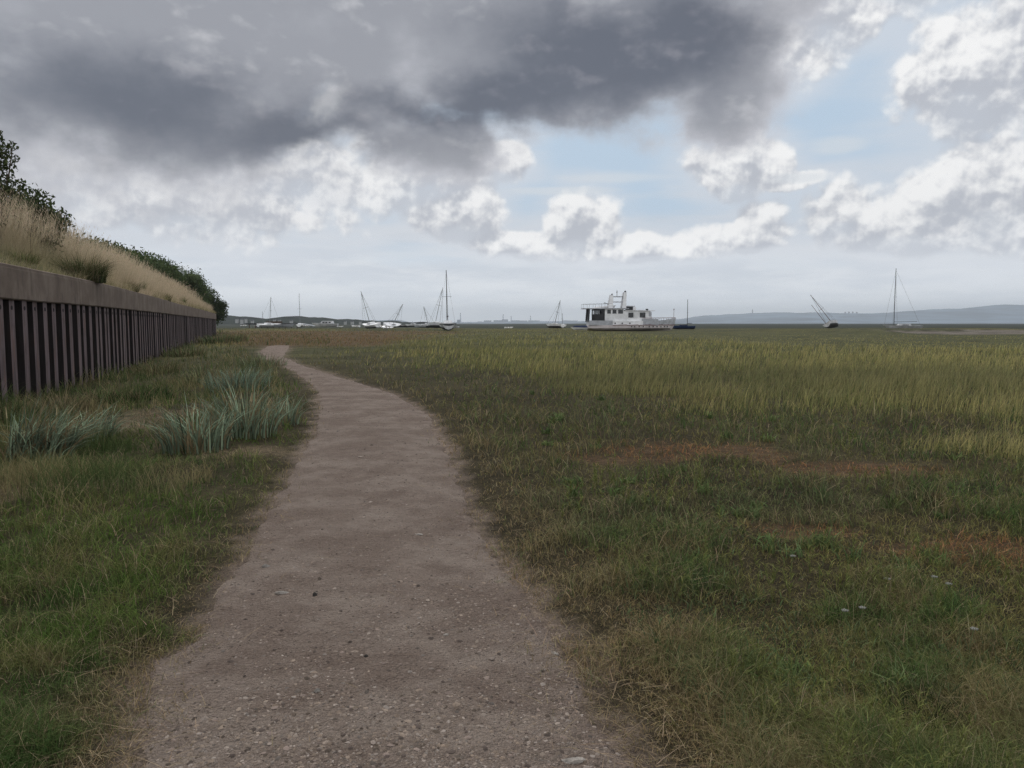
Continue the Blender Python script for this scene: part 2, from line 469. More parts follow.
# behind the wall the sheet drops out of sight under the bank
n0, n1 = len(gy), len(gx)
V = np.stack([GX, GY, GZ], -1).reshape(-1, 3)
ii = (np.arange(n0 - 1)[:, None] * n1 + np.arange(n1 - 1)[None, :]).ravel()
Q = np.stack([ii, ii + 1, ii + 1 + n1, ii + n1], 1)
def ground_col(x, y):
    r = np.hypot(x, y)
    a = fbm(x, y, .5, 20); b = fbm(x, y, 3.5, 21); c = fbm(x, y, 26, 22)
    soil = np.stack([.034 + .03 * a, .028 + .022 * a, .017 + .012 * a], -1)
    g = np.stack([.080 + .05 * (b - .5), .082 + .04 * (b - .5), .034 + .01 * b], -1)
    t = smooth(10, 60, r)[..., None] * .7 + .2 * b[..., None]
    col = lerp(soil, g, np.clip(t, 0, 1))
    l_, r_ = path_edges(y); ed = np.maximum(l_ - x, x - r_)
    dust = smooth(np.where(x > (l_ + r_) / 2, .16, .08), -.04, ed + (fbm(x, y, .25, 24) - .5) * .35) * (y < PATH_END)
    col = lerp(col, np.stack([.165 + .06 * a, .125 + .05 * a, .100 + .04 * a], -1), (dust * .95)[..., None])
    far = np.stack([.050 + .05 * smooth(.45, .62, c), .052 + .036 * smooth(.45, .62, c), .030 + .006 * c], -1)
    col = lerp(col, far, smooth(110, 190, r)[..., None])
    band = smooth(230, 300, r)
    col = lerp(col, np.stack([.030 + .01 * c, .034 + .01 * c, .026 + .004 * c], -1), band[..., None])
    col = lerp(col, np.broadcast_to([.100, .064, .038], col.shape) * (0.7 + .6 * a[..., None]), (np.maximum(dead_mask(x, y), red_mask(x, y)) * .8)[..., None])
    col = lerp(col, np.broadcast_to([.15, .115, .075], col.shape) * (0.6 + .7 * a[..., None]), (straw_mask(x, y) * .8)[..., None])
    cm = creek_mask(x, y) * smooth(.30, .55, fbm(x, y, 4, 33) * .6 + creek_mask(x, y) * .45)
    col = lerp(col, np.broadcast_to([.135, .118, .098], col.shape) * (0.75 + .5 * a[..., None]), smooth(.55, .8, cm)[..., None])
    rim = smooth(.05, .3, creek_mask(x, y)) * smooth(.85, .5, creek_mask(x, y))
    col = lerp(col, np.broadcast_to([.035, .032, .02], col.shape), (rim * .8)[..., None])
    return col
def mat_ground():
    m = bpy.data.materials.new('marsh_ground'); m.use_nodes = True; t = m.node_tree; NS.tree = t
    b = t.nodes['Principled BSDF']; a = t.nodes.new('ShaderNodeAttribute'); a.attribute_name = 'col'
    P = NS(t.nodes.new('ShaderNodeTexCoord').outputs['Object'])
    n = noise(P, 9, 6, .7); n2 = noise(P, .35, 5, .6)
    k = NS.m('MULTIPLY', sstep(n, .25, .75) * .9 + .55, sstep(n2, .3, .7) * .5 + .75) * (sstep(noise(P, 75, 5, .75), .35, .68) * .9 + .6)
    t.links.new(vscale(NS(a.outputs['Color']), k).s, b.inputs['Base Color'])
    b.inputs['Roughness'].default_value = 1; b.inputs['Specular IOR Level'].default_value = .08
    bn = t.nodes.new('ShaderNodeBump'); bn.inputs['Strength'].default_value = .8; bn.inputs['Distance'].default_value = .06
    t.links.new((noise(P, 22, 6, .75) + noise(P, 90, 3, .7) * .5).s, bn.inputs['Height']); t.links.new(bn.outputs[0], b.inputs['Normal'])
    return m
dwv = V[:, 0] - wall_x(V[:, 1])
behind = (dwv < -.4) & (V[:, 1] < 119.5)
V[behind, 2] = -.6
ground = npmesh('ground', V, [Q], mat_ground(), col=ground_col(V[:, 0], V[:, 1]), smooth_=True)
tag(ground, 'flat salt marsh ground stretching to the estuary', 'ground', kind='structure')

# ---------------------------------------------------------------- path
def mat_path():
    m = bpy.data.materials.new('trodden_grit'); m.use_nodes = True; t = m.node_tree; NS.tree = t
    b = t.nodes['Principled BSDF']
    P = NS(t.nodes.new('ShaderNodeTexCoord').outputs['Object'])
    big = noise(P, 1.3, 5, .6); mid = noise(P, 5, 5, .65); fine = noise(P, 60, 5, .75); grit = vor(P, 75)
    gr2 = vor(P, 28)
    c = mixc(sstep(big, .38, .62), (.235, .178, .144), (.345, .278, .232))
    c = mixc(sstep(mid, .38, .7) * .45, c, (.150, .105, .082))
    c = mixc(sstep(fine, .40, .72) * .5, c, (.38, .30, .255))
    c = mixc((1.0 - sstep(grit, .0, .35)) * sstep(mid, .35, .65) * .6, c, (.075, .058, .046))
    c = mixc((1.0 - sstep(gr2, .12, .22)) * sstep(fine, .5, .62) * .6, c, (.30, .25, .21))
    t.links.new(c.s, b.inputs['Base Color'])
    b.inputs['Roughness'].default_value = .95; b.inputs['Specular IOR Level'].default_value = .15
    dents = noise(P, 16, 5, .7)
    h = fine * .5 + (1.0 - grit) * .6 + mid * 2.0 + dents * 2.2 + (1.0 - gr2) * .5
    bn = t.nodes.new('ShaderNodeBump'); bn.inputs['Strength'].default_value = 1; bn.inputs['Distance'].default_value = .05
    t.links.new(h.s, bn.inputs['Height']); t.links.new(bn.outputs[0], b.inputs['Normal'])
    return m
ys = [-6.0]
while ys[-1] < PATH_END: ys.append(ys[-1] + max(.024, .009 * abs(ys[-1])))
ys = np.array(ys); nu = 110
l, r_ = path_edges(ys)
# close the strip where both edges have bent away behind the grass
r_ = np.maximum(r_, l + .2)
U = np.linspace(0, 1, nu)[None, :]
PX = l[:, None] + (r_ - l)[:, None] * U; PY = np.repeat(ys[:, None], nu, 1)
def path_z(x, y, u):
    e = np.minimum(u, 1 - u) * 2
    return H(x, y) + .012 + .03 * np.sin(np.pi * u) - .05 * smooth(.12, 0, e) + (fbm(x, y, .30, 61, 3) - .5) * .034 + (fbm(x, y, .075, 62, 3) - .5) * .022
PZ = path_z(PX, PY, U)
V = np.stack([PX, PY, PZ], -1).reshape(-1, 3)
ii = (np.arange(len(ys) - 1)[:, None] * nu + np.arange(nu - 1)[None, :]).ravel()
path = npmesh('path', V, [np.stack([ii, ii + 1, ii + 1 + nu, ii + nu], 1)], mat_path(), smooth_=True)
tag(path, 'winding trodden path of earth and fine gravel beside the seawall', 'path', kind='structure')
def on_path(x, y, pad=0.0):
    l, r = path_edges(y); return (x > l - pad) & (x < r + pad) & (y < PATH_END)

# loose gravel (uncountable) and single stones
def pebbles(x, y, z, s, seed, flat=.5):
    g = np.random.default_rng(seed); n = len(x)
    base = np.array([(1, 0, 0), (.5, .87, 0), (-.5, .87, 0), (-1, 0, 0), (-.5, -.87, 0), (.5, -.87, 0), (.25, .2, 1), (-.35, .1, .9), (.05, -.4, .95)])
    f3 = np.array([(6, 8, 5), (6, 5, 0), (6, 0, 1), (6, 1, 2), (6, 2, 7), (7, 2, 3), (7, 3, 4), (7, 4, 8), (8, 4, 5), (6, 7, 8)])
    k = len(base)
    v = base[None] * (1 + g.uniform(-.28, .28, (n, k, 3)))
    v[:, :, 0] *= g.uniform(.7, 1.5, (n, 1)); v[:, :, 2] *= (flat * g.uniform(.5, 1.3, (n, 1)))
    a = g.uniform(0, 6.28, n); ca, sa = np.cos(a)[:, None], np.sin(a)[:, None]
    vx = v[:, :, 0] * ca - v[:, :, 1] * sa; vy = v[:, :, 0] * sa + v[:, :, 1] * ca
    o = np.stack([vx * s[:, None] + x[:, None], vy * s[:, None] + y[:, None], v[:, :, 2] * s[:, None] + z[:, None]], -1).reshape(-1, 3)
    f = (f3[None] + (np.arange(n) * k)[:, None, None]).reshape(-1, 3)
    return o, f, k
N = 75000
px = rng.uniform(60, 720, N); py = 347 + (rng.uniform(0, 1, N) ** .8) * 520
d = np.array([gnd(a, b) for a, b in zip(px, py)])
ok = on_path(d[:, 0], d[:, 1], .20)
d = d[ok]; x, y = d[:, 0], d[:, 1]
clump = fbm(x, y, .5, 70)
ok = rng.uniform(0, 1, len(x)) < smooth(.35, .65, clump) + .25
x, y = x[ok], y[ok]
l, r_ = path_edges(y); z = path_z(x, y, (x - l) / (r_ - l)) - .001
s = np.clip(rng.lognormal(-5.6, .5, len(x)), .0016, .016) * np.clip(y / 6, 1, 2.2)
V, Fp, k = pebbles(x, y, z, s, 5)
tone = rng.uniform(.40, 1.6, len(x))[:, None] * lerp(np.array([[.17, .13, .10]]), np.array([[.24, .205, .18]]), rng.uniform(0, 1, (len(x), 1)) ** 2.0)
cs_n = 2200
px = rng.uniform(100, 700, cs_n); py = 349 + rng.uniform(0, 1, cs_n) ** .75 * 470
d2 = np.array([gnd(a, b) for a, b in zip(px, py)]); d2 = d2[on_path(d2[:, 0], d2[:, 1], -.05)]
x2, y2 = d2[:, 0], d2[:, 1]; l, r_ = path_edges(y2); z2 = path_z(x2, y2, (x2 - l) / (r_ - l)) + .001
s2 = np.clip(rng.lognormal(-5.1, .4, len(x2)), .003, .014) * np.clip(y2 / 9, 1, 1.8)
V2, F2, k = pebbles(x2, y2, z2, s2, 8, .42)
F2 = F2 + len(V); V = np.vstack([V, V2]); Fp = np.vstack([Fp, F2])
pick = rng.uniform(0, 1, len(x2))[:, None]
tone = np.vstack([tone, np.where(pick < .4, np.array([[.085, .065, .055]]), np.where(pick < .75, np.array([[.22, .17, .145]]), np.array([[.25, .205, .175]]))) * rng.uniform(.7, 1.2, (len(x2), 1))])
def mat_stone():
    m = bpy.data.materials.new('stone'); m.use_nodes = True; t = m.node_tree
    b = t.nodes['Principled BSDF']; a = t.nodes.new('ShaderNodeAttribute'); a.attribute_name = 'col'
    t.links.new(a.outputs['Color'], b.inputs['Base Color']); b.inputs['Roughness'].default_value = .9; b.inputs['Specular IOR Level'].default_value = .2
    return m
STONE = mat_stone()
tag(npmesh('gravel', V, [Fp], STONE, col=np.repeat(tone, k, 0)), 'small loose gravel scattered over the path', 'gravel', kind='stuff')

# ---------------------------------------------------------------- blades
def blades(name, x, y, z, h, w, col, lean=.45, lean_az=None, droop=.5, tipcol=None, label=None, cat=None, kind='stuff', parent=None, seed=1, basedark=.92, nseg=3):
    g = np.random.default_rng(seed); n = len(x)
    a = g.uniform(0, 6.283, n) if lean_az is None else lean_az
    ln = lean * g.uniform(.2, 1.6, n)
    dx, dy = np.cos(a), np.sin(a)
    b = g.uniform(0, 6.283, n); wx, wy = np.cos(b), np.sin(b)
    T = np.linspace(0, 1, nseg + 1)
    vs = []; cs = []
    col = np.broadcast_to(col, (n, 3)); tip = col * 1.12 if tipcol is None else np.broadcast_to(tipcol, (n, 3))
    for i, t in enumerate(T):
        off = ln * h * (t ** 1.8)
        zz = z + h * (t - droop * ln * t ** 2.4 * .6)
        ww = w * (1 - t ** 1.6) * .5 if i < nseg else 0
        c = lerp(col * basedark, tip, t)  # blade base slightly darker: ground shade painted into the colour
        if i < nseg:
            for sgn in (-1, 1):
                vs.append(np.stack([x + dx * off + sgn * wx * ww, y + dy * off + sgn * wy * ww, zz], -1)); cs.append(c)
        else:
            vs.append(np.stack([x + dx * off, y + dy * off, zz], -1)); cs.append(c)
    k = len(vs)
    V = np.stack(vs, 1).reshape(-1, 3); Cc = np.stack(cs, 1).reshape(-1, 3)
    o = (np.arange(n) * k)[:, None]
    q = np.concatenate([o + np.array([[2 * i, 2 * i + 1, 2 * i + 3, 2 * i + 2]]) for i in range(nseg - 1)], 0)
    tr = o + np.array([[2 * nseg - 2, 2 * nseg - 1, 2 * nseg]])
    ob = npmesh(name, V, [q, tr], LEAF, parent, col=Cc)
    if label: tag(ob, label, cat, kind=kind)
    return ob
def screen_pts(N, x0, x1, y0, y1, pw=1.0, seed=1):
    """random ground points, thinning out with distance as the eye sees them"""
    g = np.random.default_rng(seed)
    px = g.uniform(x0, x1, N); py = y0 + g.uniform(0, 1, N) ** pw * (y1 - y0)
    dx = (px - 512) / F; dy = (384 - py) / F
    Y = cp + dy * sp_; Z = -sp_ + dy * cp
    s = -EYE / Z
    return dx * s, Y * s
def jit(c, n, g, a=.25):
    c = np.broadcast_to(np.asarray(c, float), (n, 3))
    return c * (1 + g.uniform(-a, a, (n, 1))) * (1 + g.uniform(-.06, .06, (n, 3)))

def near_wall(x, y, m=.05): return (x - wall_x(y) > m) | (y > 119.5)

# -- short turf on both sides of the path
x, y = screen_pts(330000, -260, 1290, 345, 980, .85, 3)
l, r_ = path_edges(y)
dl = l - x; dr = x - r_                       # distance outside the path
edge = np.where(x < (l + r_) / 2, dl, dr)
left_ = x < (l + r_) / 2
keep = (((edge > -.05) & (rng.uniform(0, 1, len(x)) < smooth(np.where(left_, -.40, -.34), .04, edge + (fbm(x, y, .22, 85) - .5) * .34))) | ((edge > -.26) & (rng.uniform(0, 1, len(x)) < .16)) | (y > PATH_END)) & near_wall(x, y)
x, y, edge = x[keep], y[keep], edge[keep]; n = len(x)
left = x < np.interp(y, PLw[:, 1], (PLw[:, 0] + 1.0))
g1 = fbm(x, y, .45, 80); g2 = fbm(x, y, 1.6, 81); g3 = fbm(x, y, .16, 82, 3)
u = rng.uniform(0, 1, n)
green = np.array([.095, .150, .034]); dark = np.array([.060, .098, .032]); olive = np.array([.215, .195, .075]); brown = np.array([.25, .180, .098]); straw = np.array([.34, .27, .17]); rust = np.array([.34, .175, .085]); teal = np.array([.115, .135, .070])
c = lerp(green[None], dark[None], smooth(.35, .65, g2)[:, None] * np.ones((1, 3)))
cr = lerp(olive[None], dark[None] * 1.25, smooth(.42, .62, g1)[:, None] * np.ones((1, 3)))
cr = lerp(cr, teal[None], (smooth(.52, .68, g2) * .6)[:, None])
c = np.where(left[:, None], c, cr)
c = lerp(c, brown[None], (smooth(.5, .72, g3 * .5 + g1 * .5) * np.where(left, .55, .75))[:, None])
fr = smooth(np.where(left, .30, 1.0), .0, edge + (g1 - .5) * .7) * (u < .85)
c = lerp(c, lerp(brown * 1.25, straw * .8, rng.uniform(0, 1, (n, 1)) ** 2), (fr * .9)[:, None])
c = np.where((u < .10)[:, None], straw[None] * .85, c)
dm = dead_mask(x, y); c = lerp(c, rust[None], (dm * (rng.uniform(0, 1, n) < .7))[:, None])
sm = straw_mask(x, y); c = lerp(c, straw[None] * .85, (sm * (rng.uniform(0, 1, n) < .8))[:, None])
c = c * rng.uniform(.45, 1.55, (n, 1)) * (1 + rng.uniform(-.07, .07, (n, 3)))
h = (.02 + .085 * g2 + .13 * smooth(.35, .7, g1)) * rng.uniform(.5, 1.5, n) * np.where(left, 1.0, 1.05)
h *= lerp(.45, 1, smooth(0, .5, edge)); h *= (1 - .55 * dm) * (1 - .4 * sm)
h *= np.clip(y / 8, 1, 1.5)
w = .0030 * np.clip(y / 3.6, .85, 9)
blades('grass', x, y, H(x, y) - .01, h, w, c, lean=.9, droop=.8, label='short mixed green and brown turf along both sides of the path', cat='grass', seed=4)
# -- broad leaved herbs scattered through the right-hand turf
x, y = screen_pts(60000, 380, 1290, 348, 980, .8, 5)
l, r_ = path_edges(y); m = fbm(x, y, 1.1, 90)
rl = reed_line(x)
band = smooth(1.5, .0, np.abs(y - rl * .86) / (rl * .16)) * .5
keep = (x > r_ + .35) & (rng.uniform(0, 1, len(x)) < smooth(.5, .68, m) * .5 + band * .8 + .03) & (dead_mask(x, y) < .4) & (y < rl * 1.05)
x, y = x[keep], y[keep]; n = len(x)
c = jit([.085, .110, .052], n, rng, .45)
blades('marsh_herbs', x, y, H(x, y) + rng.uniform(0, .07, n), rng.uniform(.03, .07, n), .010 * np.clip(y / 5, .6, 5), c, lean=1.1, droop=.6, label='low dark green leafy saltmarsh herbs among the grass', cat='herbs', seed=6)
cx_, cy_ = screen_pts(700, 520, 1250, 372, 940, .9, 28)
l, r_ = path_edges(cy_); ok = (cx_ > r_ + .8) & (fbm(cx_, cy_, 1.3, 96) > .48) & (cy_ < reed_line(cx_)) & (dead_mask(cx_, cy_) < .2); cx_, cy_ = cx_[ok], cy_[ok]
k = 22; n = len(cx_) * k; x = np.repeat(cx_, k) + rng.normal(0, .035, n); y = np.repeat(cy_, k) + rng.normal(0, .035, n)
blades('broad_leaved_weeds', x, y, H(x, y), np.repeat(rng.uniform(.08, .17, len(cx_)), k) * rng.uniform(.5, 1.2, n), .013 * np.clip(y / 6, .8, 4), np.repeat(jit([.12, .165, .065], len(cx_), rng, .4), k, 0) * rng.uniform(.7, 1.3, (n, 1)), lean=.9, droop=.7, label='leafy green rosettes and clumps in the olive marsh turf', cat='weeds', seed=29, nseg=4)
# -- taller weeds with yellow green spikes
cx_, cy_ = screen_pts(1100, 560, 1200, 372, 900, .9, 8)
l, r_ = path_edges(cy_)
ok = (cx_ > r_ + .5) & (fbm(cx_, cy_, .9, 95) > .46) & (cy_ < reed_line(cx_)) & (dead_mask(cx_, cy_) < .3); cx_, cy_ = cx_[ok], cy_[ok]
k = 26
x = np.repeat(cx_, k); y = np.repeat(cy_, k); t = rng.uniform(.15, 1, len(x)); hh = np.repeat(rng.uniform(.12, .30, len(cx_)), k)
la = np.repeat(rng.uniform(0, 6.28, len(cx_)), k); ll = np.repeat(rng.uniform(0, .4, len(cx_)), k)
x = x + np.cos(la) * ll * hh * t; y = y + np.sin(la) * ll * hh * t
c = jit([.165, .180, .062], len(x), rng, .35)
blades('weeds', x, y, H(x, y) + hh * t, .022 + .02 * (1 - t), .005 * np.clip(y / 4, .8, 5), c, lean=1.2, droop=.2, label='upright yellow green weed spikes in the marsh turf', cat='weeds', seed=9)

# -- tall marsh grass belt and everything beyond
x, y = screen_pts(250000, -120, 1300, 328.2, 520, 1.5, 12)
l, r_ = path_edges(y); rl = reed_line(x) * (1 + (fbm(x, y, 2.2, 101) - .5) * .75)
tall = smooth(.86, 1.3, y / rl)
tall = np.maximum(tall, ell(x, y, 5.9, 9.4, .9, .8, 107) * .8)
tall = tall * (.35 + .65 * smooth(.36, .54, fbm(x, y * .6, .55, 108) * .6 + fbm(x, y * .4, 2.6, 109) * .4))
keep = (rng.uniform(0, 1, len(x)) < tall) & (((x > r_ + .8) & (y < PATH_END)) | (y >= PATH_END)) & near_wall(x, y, 1.0) & (creek_mask(x, y) < .35) & (y < 420)
# the patch between path bend and wall stays lower
x, y = x[keep], y[keep]; n = len(x)
b1 = fbm(x, y * .45, 7, 102); b2 = fbm(x, y, 1.2, 103); u = rng.uniform(0, 1, n)
yel = np.array([.32, .285, .11]); grn = np.array([.16, .185, .058]); drk = np.array([.060, .085, .040]); rst = np.array([.19, .105, .060])
c = lerp(grn[None], yel[None], smooth(.42, .62, b1 * .5 + b2 * .5)[:, None] * np.ones((1, 3)))
c = np.where((u < .22)[:, None], yel[None] * 1.25, c); c = np.where((u > .8)[:, None], drk[None] * 1.1, c)
stripe = fbm(x * .25, y, 9, 105); c = lerp(c, drk[None], (smooth(.46, .60, stripe) * .8 * smooth(11, 22, y))[:, None])
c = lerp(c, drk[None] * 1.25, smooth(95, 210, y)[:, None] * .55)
c = lerp(c, rst[None], (red_mask(x, y) * (u < .8))[:, None])
c = c * rng.uniform(.5, 1.5, (n, 1)) * (1 + rng.uniform(-.05, .05, (n, 3)))
h = (.16 + .36 * b2 + .14 * b1) * rng.uniform(.45, 1.35, n) * lerp(.55, 1, smooth(1.0, 1.5, y / reed_line(x))) * lerp(1, .6, smooth(35, 110, y)) * np.where((x > 18) & (y > 45), .32, 1)
left = (x < -8) & (y < 120); h = np.where(left, h * .85, h)
w = .0050 * np.clip(y / 6, 1, 26)
tip = lerp(c, np.broadcast_to([.50, .42, .21], c.shape), .5)
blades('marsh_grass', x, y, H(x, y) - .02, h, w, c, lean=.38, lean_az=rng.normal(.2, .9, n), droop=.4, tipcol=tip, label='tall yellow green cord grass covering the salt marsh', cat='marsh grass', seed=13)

# -- rough growth between the turf and the wall, up to the far corner
x, y = screen_pts(90000, -200, 330, 328.5, 620, 1.1, 15)
l, r_ = path_edges(y)
dwall = x - wall_x(y)
keep = near_wall(x, y, .03) & (((x < l - .7) & (y < PATH_END)) | (y >= PATH_END)) & (y < 150) & (x < -3)
m = fbm(x, y, 1.4, 111); keep &= rng.uniform(0, 1, len(x)) < (smooth(.40, .6, m) * .9 + .10 + .9 * smooth(1.6, .2, dwall)) * smooth(6, 9, y)
x, y = x[keep], y[keep]; n = len(x); m = fbm(x, y, 1.4, 111); m2 = fbm(x, y, .8, 112)
c = lerp(np.array([[.080, .110, .042]]), np.array([[.25, .21, .11]]), smooth(.42, .62, m2)[:, None] * np.ones((1, 3)))
c = c * rng.uniform(.6, 1.35, (n, 1))
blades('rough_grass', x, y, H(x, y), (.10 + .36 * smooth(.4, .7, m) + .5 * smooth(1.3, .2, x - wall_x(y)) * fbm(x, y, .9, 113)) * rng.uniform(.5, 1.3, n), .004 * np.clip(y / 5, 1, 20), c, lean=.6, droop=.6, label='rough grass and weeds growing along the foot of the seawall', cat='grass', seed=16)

# -- dead straw lying about
x, y = screen_pts(26000, -200, 760, 370, 900, 1.0, 18)
l, r_ = path_edges(y); e = np.minimum(np.abs(x - l), np.abs(x - r_))
keep = ((straw_mask(x, y) > .3) | (rng.uniform(0, 1, len(x)) < .30 * smooth(.5, .05, e)) | (rng.uniform(0, 1, len(x)) < .004)) & near_wall(x, y)
x, y = x[keep], y[keep]; n = len(x)
zz = H(x, y) + np.where(on_path(x, y), .045, .04)
blades('straw_litter', x, y, zz, np.full(n, .012) * rng.uniform(.5, 2, n), .0035 * np.clip(y / 4, .9, 3), jit([.28, .215, .14], n, rng, .3), lean=12 * rng.uniform(.3, 1, n).mean(), droop=0.0, label='dry straw stems lying on the path edges and matted turf', cat='straw', seed=19)

# ---------------------------------------------------------------- stones lying on the path
def stone(px, py, sx, sy, sz, colr, label, rot=0.0, seed=0):
    X, Y = gnd(px, py); l, r_ = path_edges(np.array([Y])); Z = float(path_z(np.array([X]), np.array([Y]), (X - l) / (r_ - l))[0])
    bm = bmesh.new(); bmesh.ops.create_icosphere(bm, subdivisions=3, radius=1)
    g = random.Random(seed)
    ax = [(Vector((g.uniform(-1, 1), g.uniform(-1, 1), g.uniform(-.6, 1))).normalized(), g.uniform(.55, .85)) for _ in range(9)]
    for v in bm.verts:
        for a, c in ax:
            k = v.co.dot(a)
            if k > c: v.co -= a * (k - c) * .92
        v.co += Vector((math.sin(v.co.y * 9 + seed), math.cos(v.co.x * 8), math.sin(v.co.x * 11 + v.co.y * 5))) * .018
        v.co = Vector((v.co.x * sx, v.co.y * sy, v.co.z * sz))
    me = bpy.data.meshes.new('stone'); bm.to_mesh(me); bm.free()
    me.materials.append(mat('pale_stone' if colr > .25 else ('dark_stone' if colr < .08 else 'grey_stone'), (colr, colr * .9, colr * .80), .9, .2, .3, 40, bump=.5, bscale=150))
    o = bpy.data.objects.new('stone', me); C.objects.link(o); o.location = (X, Y, Z + sz * .25); o.rotation_euler = (0, 0, rot)
    tag(o, label, 'stone', group='stones lying on the path')
stone(571, 763, .055, .018, .012, .30, 'long flat pale stone at the near end of the path, largest there', .05, 1)
stone(627, 746, .030, .024, .014, .28, 'small pale rounded stone beside the long flat pale stone', .3, 2)
stone(315, 595, .017, .013, .016, .035, 'small almost black stone standing up in the middle of the path', .4, 3)
stone(282, 593, .045, .018, .010, .30, 'flat pale stone next to the small black stone', .1, 4)
stone(266, 566, .030, .02, .02, .22, 'grey stone with a pointed top near the turf edge behind the black stone', .8, 5)
stone(366, 659, .012, .009, .009, .05, 'tiny dark pebble alone on bare earth in mid path', .1, 6)
stone(317, 695, .016, .012, .012, .2, 'rounded grey pebble in front of the black stone', .5, 7)
stone(446, 635, .018, .008, .008, .28, 'thin pale stone sliver in mid path to the side of the dark pebble', .1, 8)
stone(419, 535, .032, .016, .010, .30, 'flat pale stone further up the path than the black stone', .2, 9)
stone(555, 650, .022, .012, .010, .28, 'flat pale pebble close to the brown grass edge', -.4, 10)

# ---------------------------------------------------------------- big tufts of lyme grass
def tuft(X, Y, Z, rx, ry, n, hm, label, colr, seed, az=None, lean=.55, name='grass_clump', heads=0, wid=.008, group='blue green lyme grass clumps'):
    g = np.random.default_rng(seed)
    a = g.uniform(0, 6.28, n); r = np.sqrt(g.uniform(0, 1, n))
    x = np.cos(a) * r * rx; y = np.sin(a) * r * ry
    root = empty(name, (X, Y, Z)); tag(root, label, 'grass clump', group=group)
    zl = H(X + x, Y + y) - Z if Z < 1 else x * 0
    la = np.arctan2(y / ry, x / rx) + g.normal(0, .7, n) if az is None else g.normal(az, 1.0, n)
    c = np.asarray(colr)[None] * (g.uniform(.25, 1.0, (n, 1)) + .75 * (g.uniform(0, 1, (n, 1)) < .25))
    dead = g.uniform(0, 1, n) < .26; c = np.where(dead[:, None], np.array([[.22, .17, .10]]) * g.uniform(.7, 1.2, (n, 1)), c)
    h = hm * g.uniform(.35, 1.15, n) * (1 - .3 * r)
    blades('leaves', x, y, zl, h, np.full(n, wid), c, lean=lean, lean_az=la, droop=.75, parent=root, seed=seed + 1, nseg=6)
    if heads:
        a = g.uniform(0, 6.28, heads); r = np.sqrt(g.uniform(0, 1, heads)) * .8
        for i in range(heads):
            x0, y0 = math.cos(a[i]) * r[i] * rx, math.sin(a[i]) * r[i] * ry
            hh = hm * g.uniform(.5, .72); lx, ly = g.normal(.12, .15), g.normal(0, .12)
            z0 = float(H(X + x0, Y + y0)) - Z if Z < 1 else 0
            p = [(x0 + lx * hh * t ** 2, y0 + ly * hh * t ** 2, z0 + hh * t) for t in (0, .35, .7, .85)]
            m = MB(); m.path(p, .0022, 4); so = m.build('stem', mat('dry_stem', (.36, .30, .17), .9), root)
            q = (x0 + lx * hh * 1.1, y0 + ly * hh * 1.1, z0 + hh * 1.05)
            hd = MB(); hd.tube(p[-1], q, .0085, .002, 5); hd.build('seed_head', mat('seed_head', (.42, .34, .2), .9), so)
    return root
LY = (.225, .285, .195)
def tuft_px(px, py, rx, ry, n, hm, *a, **k):
    a = (rx, ry, n, hm * (1.45 if py < 480 else 1)) + a
    if py < 480 and 'wid' not in k: k['wid'] = .020; a = (rx, ry, int(n * .48), hm * 1.72) + a[4:]
    elif py < 480: k['wid'] *= 1.3; a = (rx, ry, int(n * .7), hm * 1.35) + a[4:]
    X, Y = gnd(px, py); return tuft(X, Y, float(H(X, Y)), *a, **k)
tuft_px(38, 452, .42, .30, 1300, .60, 'dense blue green lyme grass clump leaning away from the pile wall, closest to the viewer', LY, 31, az=.3, lean=.75, heads=5)
tuft_px(92, 436, .30, .30, 500, .46, 'blue green lyme grass clump arching over matted straw beside the big clump at the wall', LY, 32, az=.2, lean=.85, heads=3)
tuft_px(196, 450, .40, .35, 620, .50, 'blue green lyme grass clump in the middle of the long row, above the green turf', LY, 34, heads=2)
tuft_px(245, 437, .45, .45, 700, .58, 'tallest blue green lyme grass clump of the long row, with upright seed stalks', LY, 35, heads=8)
tuft_px(283, 424, .25, .35, 260, .40, 'thin pale lyme grass clump nearest the path bend', tuple(v * 1.1 for v in LY), 36, heads=2)
tuft_px(238, 388, .75, .7, 900, .62, 'round dark based lyme grass clump behind the long row', (.20, .27, .20), 37, heads=2, wid=.012)
tuft_px(262, 366, .9, .9, 420, .45, 'low pale tufted grass where the path bends away', (.22, .25, .15), 38, heads=0, wid=.018)
tuft_px(205, 376, .8, .8, 500, .50, 'faded green grass clump between the wall and the round clump', (.18, .21, .11), 39, heads=0, wid=.014)
tuft_px(140, 392, .8, .5, 520, .40, 'dark green weed tuft hard against the pile wall', (.05, .085, .03), 40, heads=0, wid=.014)
for px, py, rx, ry, n, hm, colr, lb in ((4, 409, .7, .4, 420, .55, (.11, .14, .06), 'green weed clump at the wall foot where the picture begins'), (62, 404, .6, .4, 420, .6, (.24, .21, .12), 'straw and green grass clump at the wall foot behind the biggest lyme clump'), (104, 391, .6, .4, 380, .5, (.11, .15, .06), 'green weed clump against the piles beyond the straw clump'), (158, 366, .9, .6, 420, .6, (.20, .20, .10), 'dry green clump hiding the foot of the piles half way along'), (184, 352, 1.2, .8, 420, .65, (.15, .17, .08), 'bushy olive clump at the wall foot further on'), (222, 342, 2.2, 1.5, 700, .9, (.12, .15, .07), 'tall rough growth just past the far corner of the wall')):
    tuft_px(px, py, rx, ry, n, hm, lb, colr, px + 300, heads=0, wid=.012 * max(1, 900 / (py - 323) / 12), group='weed clumps along the foot of the wall')
